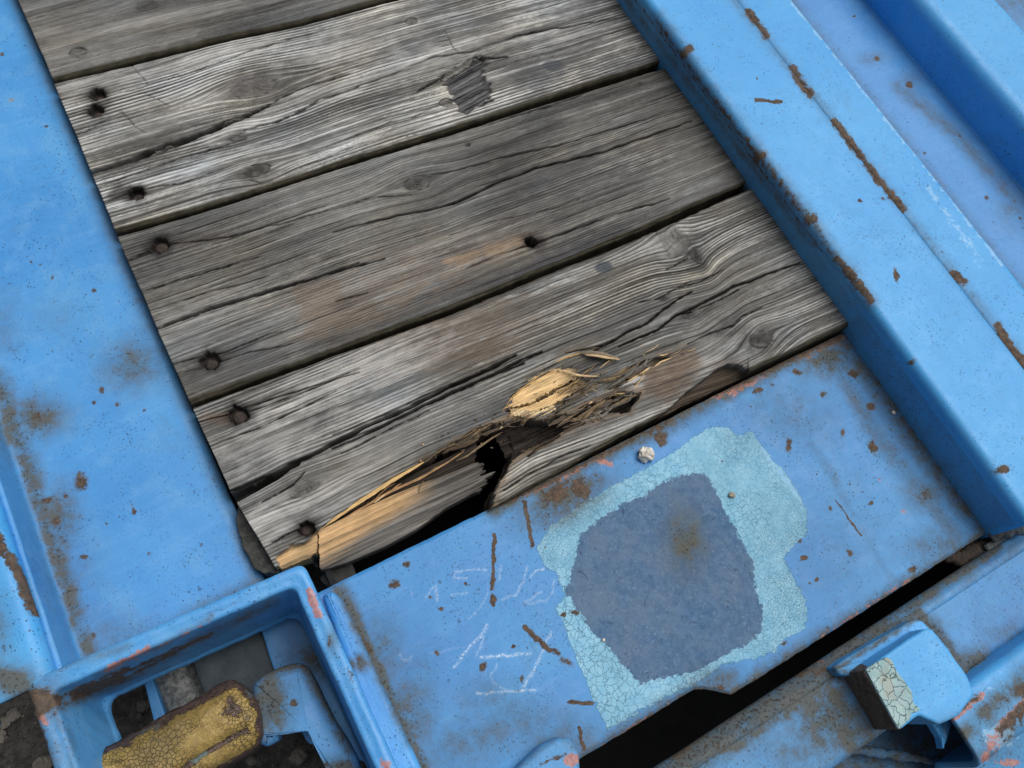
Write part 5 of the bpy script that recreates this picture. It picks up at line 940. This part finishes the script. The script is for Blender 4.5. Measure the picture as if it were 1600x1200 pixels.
splinter(Z5([(1145, 305), (1180, 275), (1215, 250)]), 1.8, FP, 0, .003); splinter(Z5([(1190, 285), (1215, 260), (1240, 252)]), 1.6, FT, 0, .003); splinter(Z5([(1430, 205), (1480, 180), (1520, 152)]), 1.8, FP, .001, .004)
splinter(Z5([(1200, 420), (1260, 390), (1330, 340), (1380, 290), (1390, 250)]), 6, FG, -.002, .001, .003); splinter(Z5([(1230, 380), (1260, 350), (1290, 345)]), 2, FT, 0, .002)
splinter(Z5([(1320, 385), (1400, 340), (1470, 290), (1485, 300)]), 3.4, FP, -.002, -.001); splinter(Z5([(1480, 300), (1530, 262), (1600, 235)]), 3.4, FP, -.002, 0)
splinter(Z5([(1060, 462), (1070, 470)]), 3, FP, -.002, -.002); splinter(Z5([(1095, 430), (1140, 448)]), 1.5, FP, 0, .001)
splinter(Z5([(585, 600), (540, 590), (510, 580)]), 8, FR, -.004, -.006, .003); splinter(Z5([(580, 575), (555, 600), (540, 625)]), 8, FR, -.006, -.010, .003); splinter(Z5([(575, 550), (530, 570), (480, 590)]), 4, FR, -.002, -.003, .003)
rg = np.random.default_rng(5); FIB = []
def fan(n, box_, ang, sa, L, w, mats, z, cur=6, lift=.003):
    for k in range(n):
        x0 = rg.uniform(box_[0], box_[1]); y0 = box_[2] + (x0-box_[0])/(box_[1]-box_[0]+1e-6)*box_[4] + rg.uniform(0, box_[3]); a = math.radians(ang + rg.normal()*sa); l = L*rg.uniform(.5, 1.4); c = rg.normal()*cur
        pts = [(x0, y0), (x0 + l*.35*math.cos(a) - c*math.sin(a)*.6, y0 + l*.35*math.sin(a) + c*math.cos(a)*.6), (x0 + l*.7*math.cos(a) - c*math.sin(a), y0 + l*.7*math.sin(a) + c*math.cos(a)), (x0 + l*math.cos(a), y0 + l*math.sin(a))]
        FIB.append(splinter(pts, w*rg.uniform(.6, 1.5), mats[rg.integers(len(mats))], z + rg.uniform(-.002, .001), z + rg.uniform(-.001, .003), .0012, lift=rg.uniform(0, lift), ret=True))
fan(26, (868, 915, 600, 30, -18), -32, 8, 34, 1.6, [FY, FT, ('straw_fibre', (.33, .25, .145)), FG], -.003)
fan(16, (735, 785, 672, 12, -16), -20, 26, 20, 1.4, [FT, FB, ('straw_fibre', (.33, .25, .145))], -.004, cur=4)
fan(14, (885, 960, 652, 14, -26), -22, 24, 22, 1.5, [FT, FB, FG], -.004, cur=4)
fan(14, (950, 1000, 618, 10, -24), -28, 16, 20, 2.0, [FT, FG, FP], -.002, cur=3)
fan(10, (660, 740, 716, 6, -40), -28, 12, 24, 1.6, [FT, FB], -.003, cur=3)
fan(8, (985, 1075, 565, 6, -22), -26, 10, 18, 1.8, [FP, FT, FG], -.001, cur=3)
fan(16, (680, 800, 706, 8, -52), -27, 5, 40, 5.5, [FB, FT, ('dull_torn_wood', (.11, .085, .06))], -.006, cur=3)
fan(20, (850, 990, 668, 14, -58), -28, 4, 50, 5.5, [FG, FB, ('dull_torn_wood', (.11, .085, .06)), FT], -.006, cur=3)
fan(16, (900, 985, 600, 16, -22), -26, 8, 44, 4.0, [FG, ('dull_torn_wood', (.11, .085, .06)), FT], -.003, cur=3)
fan(6, (800, 870, 628, 20, -30), -30, 5, 36, 2.2, [FY, FP, FT], -.001, cur=2, lift=.001)
fan(40, (640, 1010, 700, 60, -170), -25, 40, 5, 2.2, [FP, FT, FB, FG], .0012, cur=1, lift=.001)
fan(12, (520, 660, 808, 5, -66), -33, 4, 34, 2.4, [FB, FT, ('orange_torn_wood', (.55, .33, .16))], -.008, cur=2, lift=.001)
_o = 0; _V, _F, _C = [], [], []
for v_, f_, c_ in FIB: _V.append(v_); _F.append(f_ + _o); _o += len(v_); _C.append(np.tile(np.array(c_)*rg.uniform(.6, 1.2), (len(v_), 1)))
tag(raw_mesh('torn_fibres', np.concatenate(_V), np.concatenate(_F), M_WOOD, pD, cols={'Col': np.concatenate(_C)}, smooth=False), kind='stuff')

# end grain flare of the broken half at the left end
endg = prism('end_block', [(372, 790), (380, 787), (434, 880), (436, 896), (412, 900), (396, 885), (378, 850), (370, 815)], -.012, .036, plain('end_grain_wood', (.035, .036, .032), (.085, .085, .075), 130, .9, .002), pD, None, bev=.002, step=.0015, seed=7, wob=.003)

# small loose chip standing at the corner of the gap
tag(prism('dark_offcut', [(498, 905), (520, 880), (545, 870), (560, 905), (520, 925)], -.045, .015, plain('dark_wood', (.02, .022, .022), (.05, .05, .048), 60, .8, .001), None, None, bev=.001), 'dark offcut low in the gap below the corner of the broken plank', 'offcut')

# ------------------------------------------------------------------ loose stones
def stone(px, py, r, z, mat, label, seed, sq=(1, .9, .7)):
    V, F = rock_mesh('s', r, seed, None, 4, sq, amp=.5); c = W(px, py, z + r*.35); V = V + [c[0], c[1], z + r*sq[2]*.7]
    return tag(raw_mesh('stone', V, F, mat, smooth=True), label, 'stone')
M_WS = plain('white_limestone', (.55, .50, .43), (.80, .76, .69), 90, .9, .0012, c2=(.36, .33, .29)); M_TS = plain('tan_stone', (.22, .20, .16), (.42, .38, .30), 200, .9, .0006)
stone(1009, 711, .0094, ZC, M_WS, 'white stone at the edge of the light paint patch below the broken plank', 61, (1.05, .92, .75))
stone(1143, 774, .0038, ZC, M_TS, 'tiny tan stone on the pale crazed paint patch', 62)
stone(20, 159, .0062, ZL, M_TS, 'tan stone near the top left of the left blue plate', 63, (1.1, .8, .6))
stone(141, 704, .0044, ZL, M_TS, 'small grey stone on the left blue plate beside the rusty spots', 64, (.7, 1.1, .6))
stone(50, 566, .0030, ZL, M_WS, 'white paint chip sized stone on the left blue plate near the planks', 65, (1.2, .8, .4))
stone(1396, 645, .0026, ZC, M_WS, 'tiny white stone at the foot of the right beam', 66)
stone(943, 985+15, .0018, ZC, M_WS, 'tiny white stone at the left edge of the dark paint patch', 67)
GV, GF = [], []; off = 0
for i in range(420):
    if rng.random() < .5: px_, py_ = rng.uniform(540, 1500), 0; x_, y_ = rng.uniform(.03, xw - .01), rng.uniform(-.12, .12); z_ = ZC
    else: x_, y_, z_ = rng.uniform(xb + .005, xe - .01), rng.uniform(.17, 1.0), ZL
    if z_ == ZC and rng.random() < .5: x_ = xw - .004 - abs(rng.normal())*.02
    v, f = protos[i % 6]; r = .0003 + .0011*rng.random()**4; GV.append(v*r*[1, 1, .7] + [x_, y_, z_ + r*.4]); GF.append(f + off); off += len(v)
tag(raw_mesh('grit', np.concatenate(GV), np.concatenate(GF), M_GRAV, smooth=False), 'tiny specks of grit scattered over the blue steel plates', 'grit', kind='stuff')
print('done', sum(len(o.data.vertices) for o in scene.objects if o.type == 'MESH'))
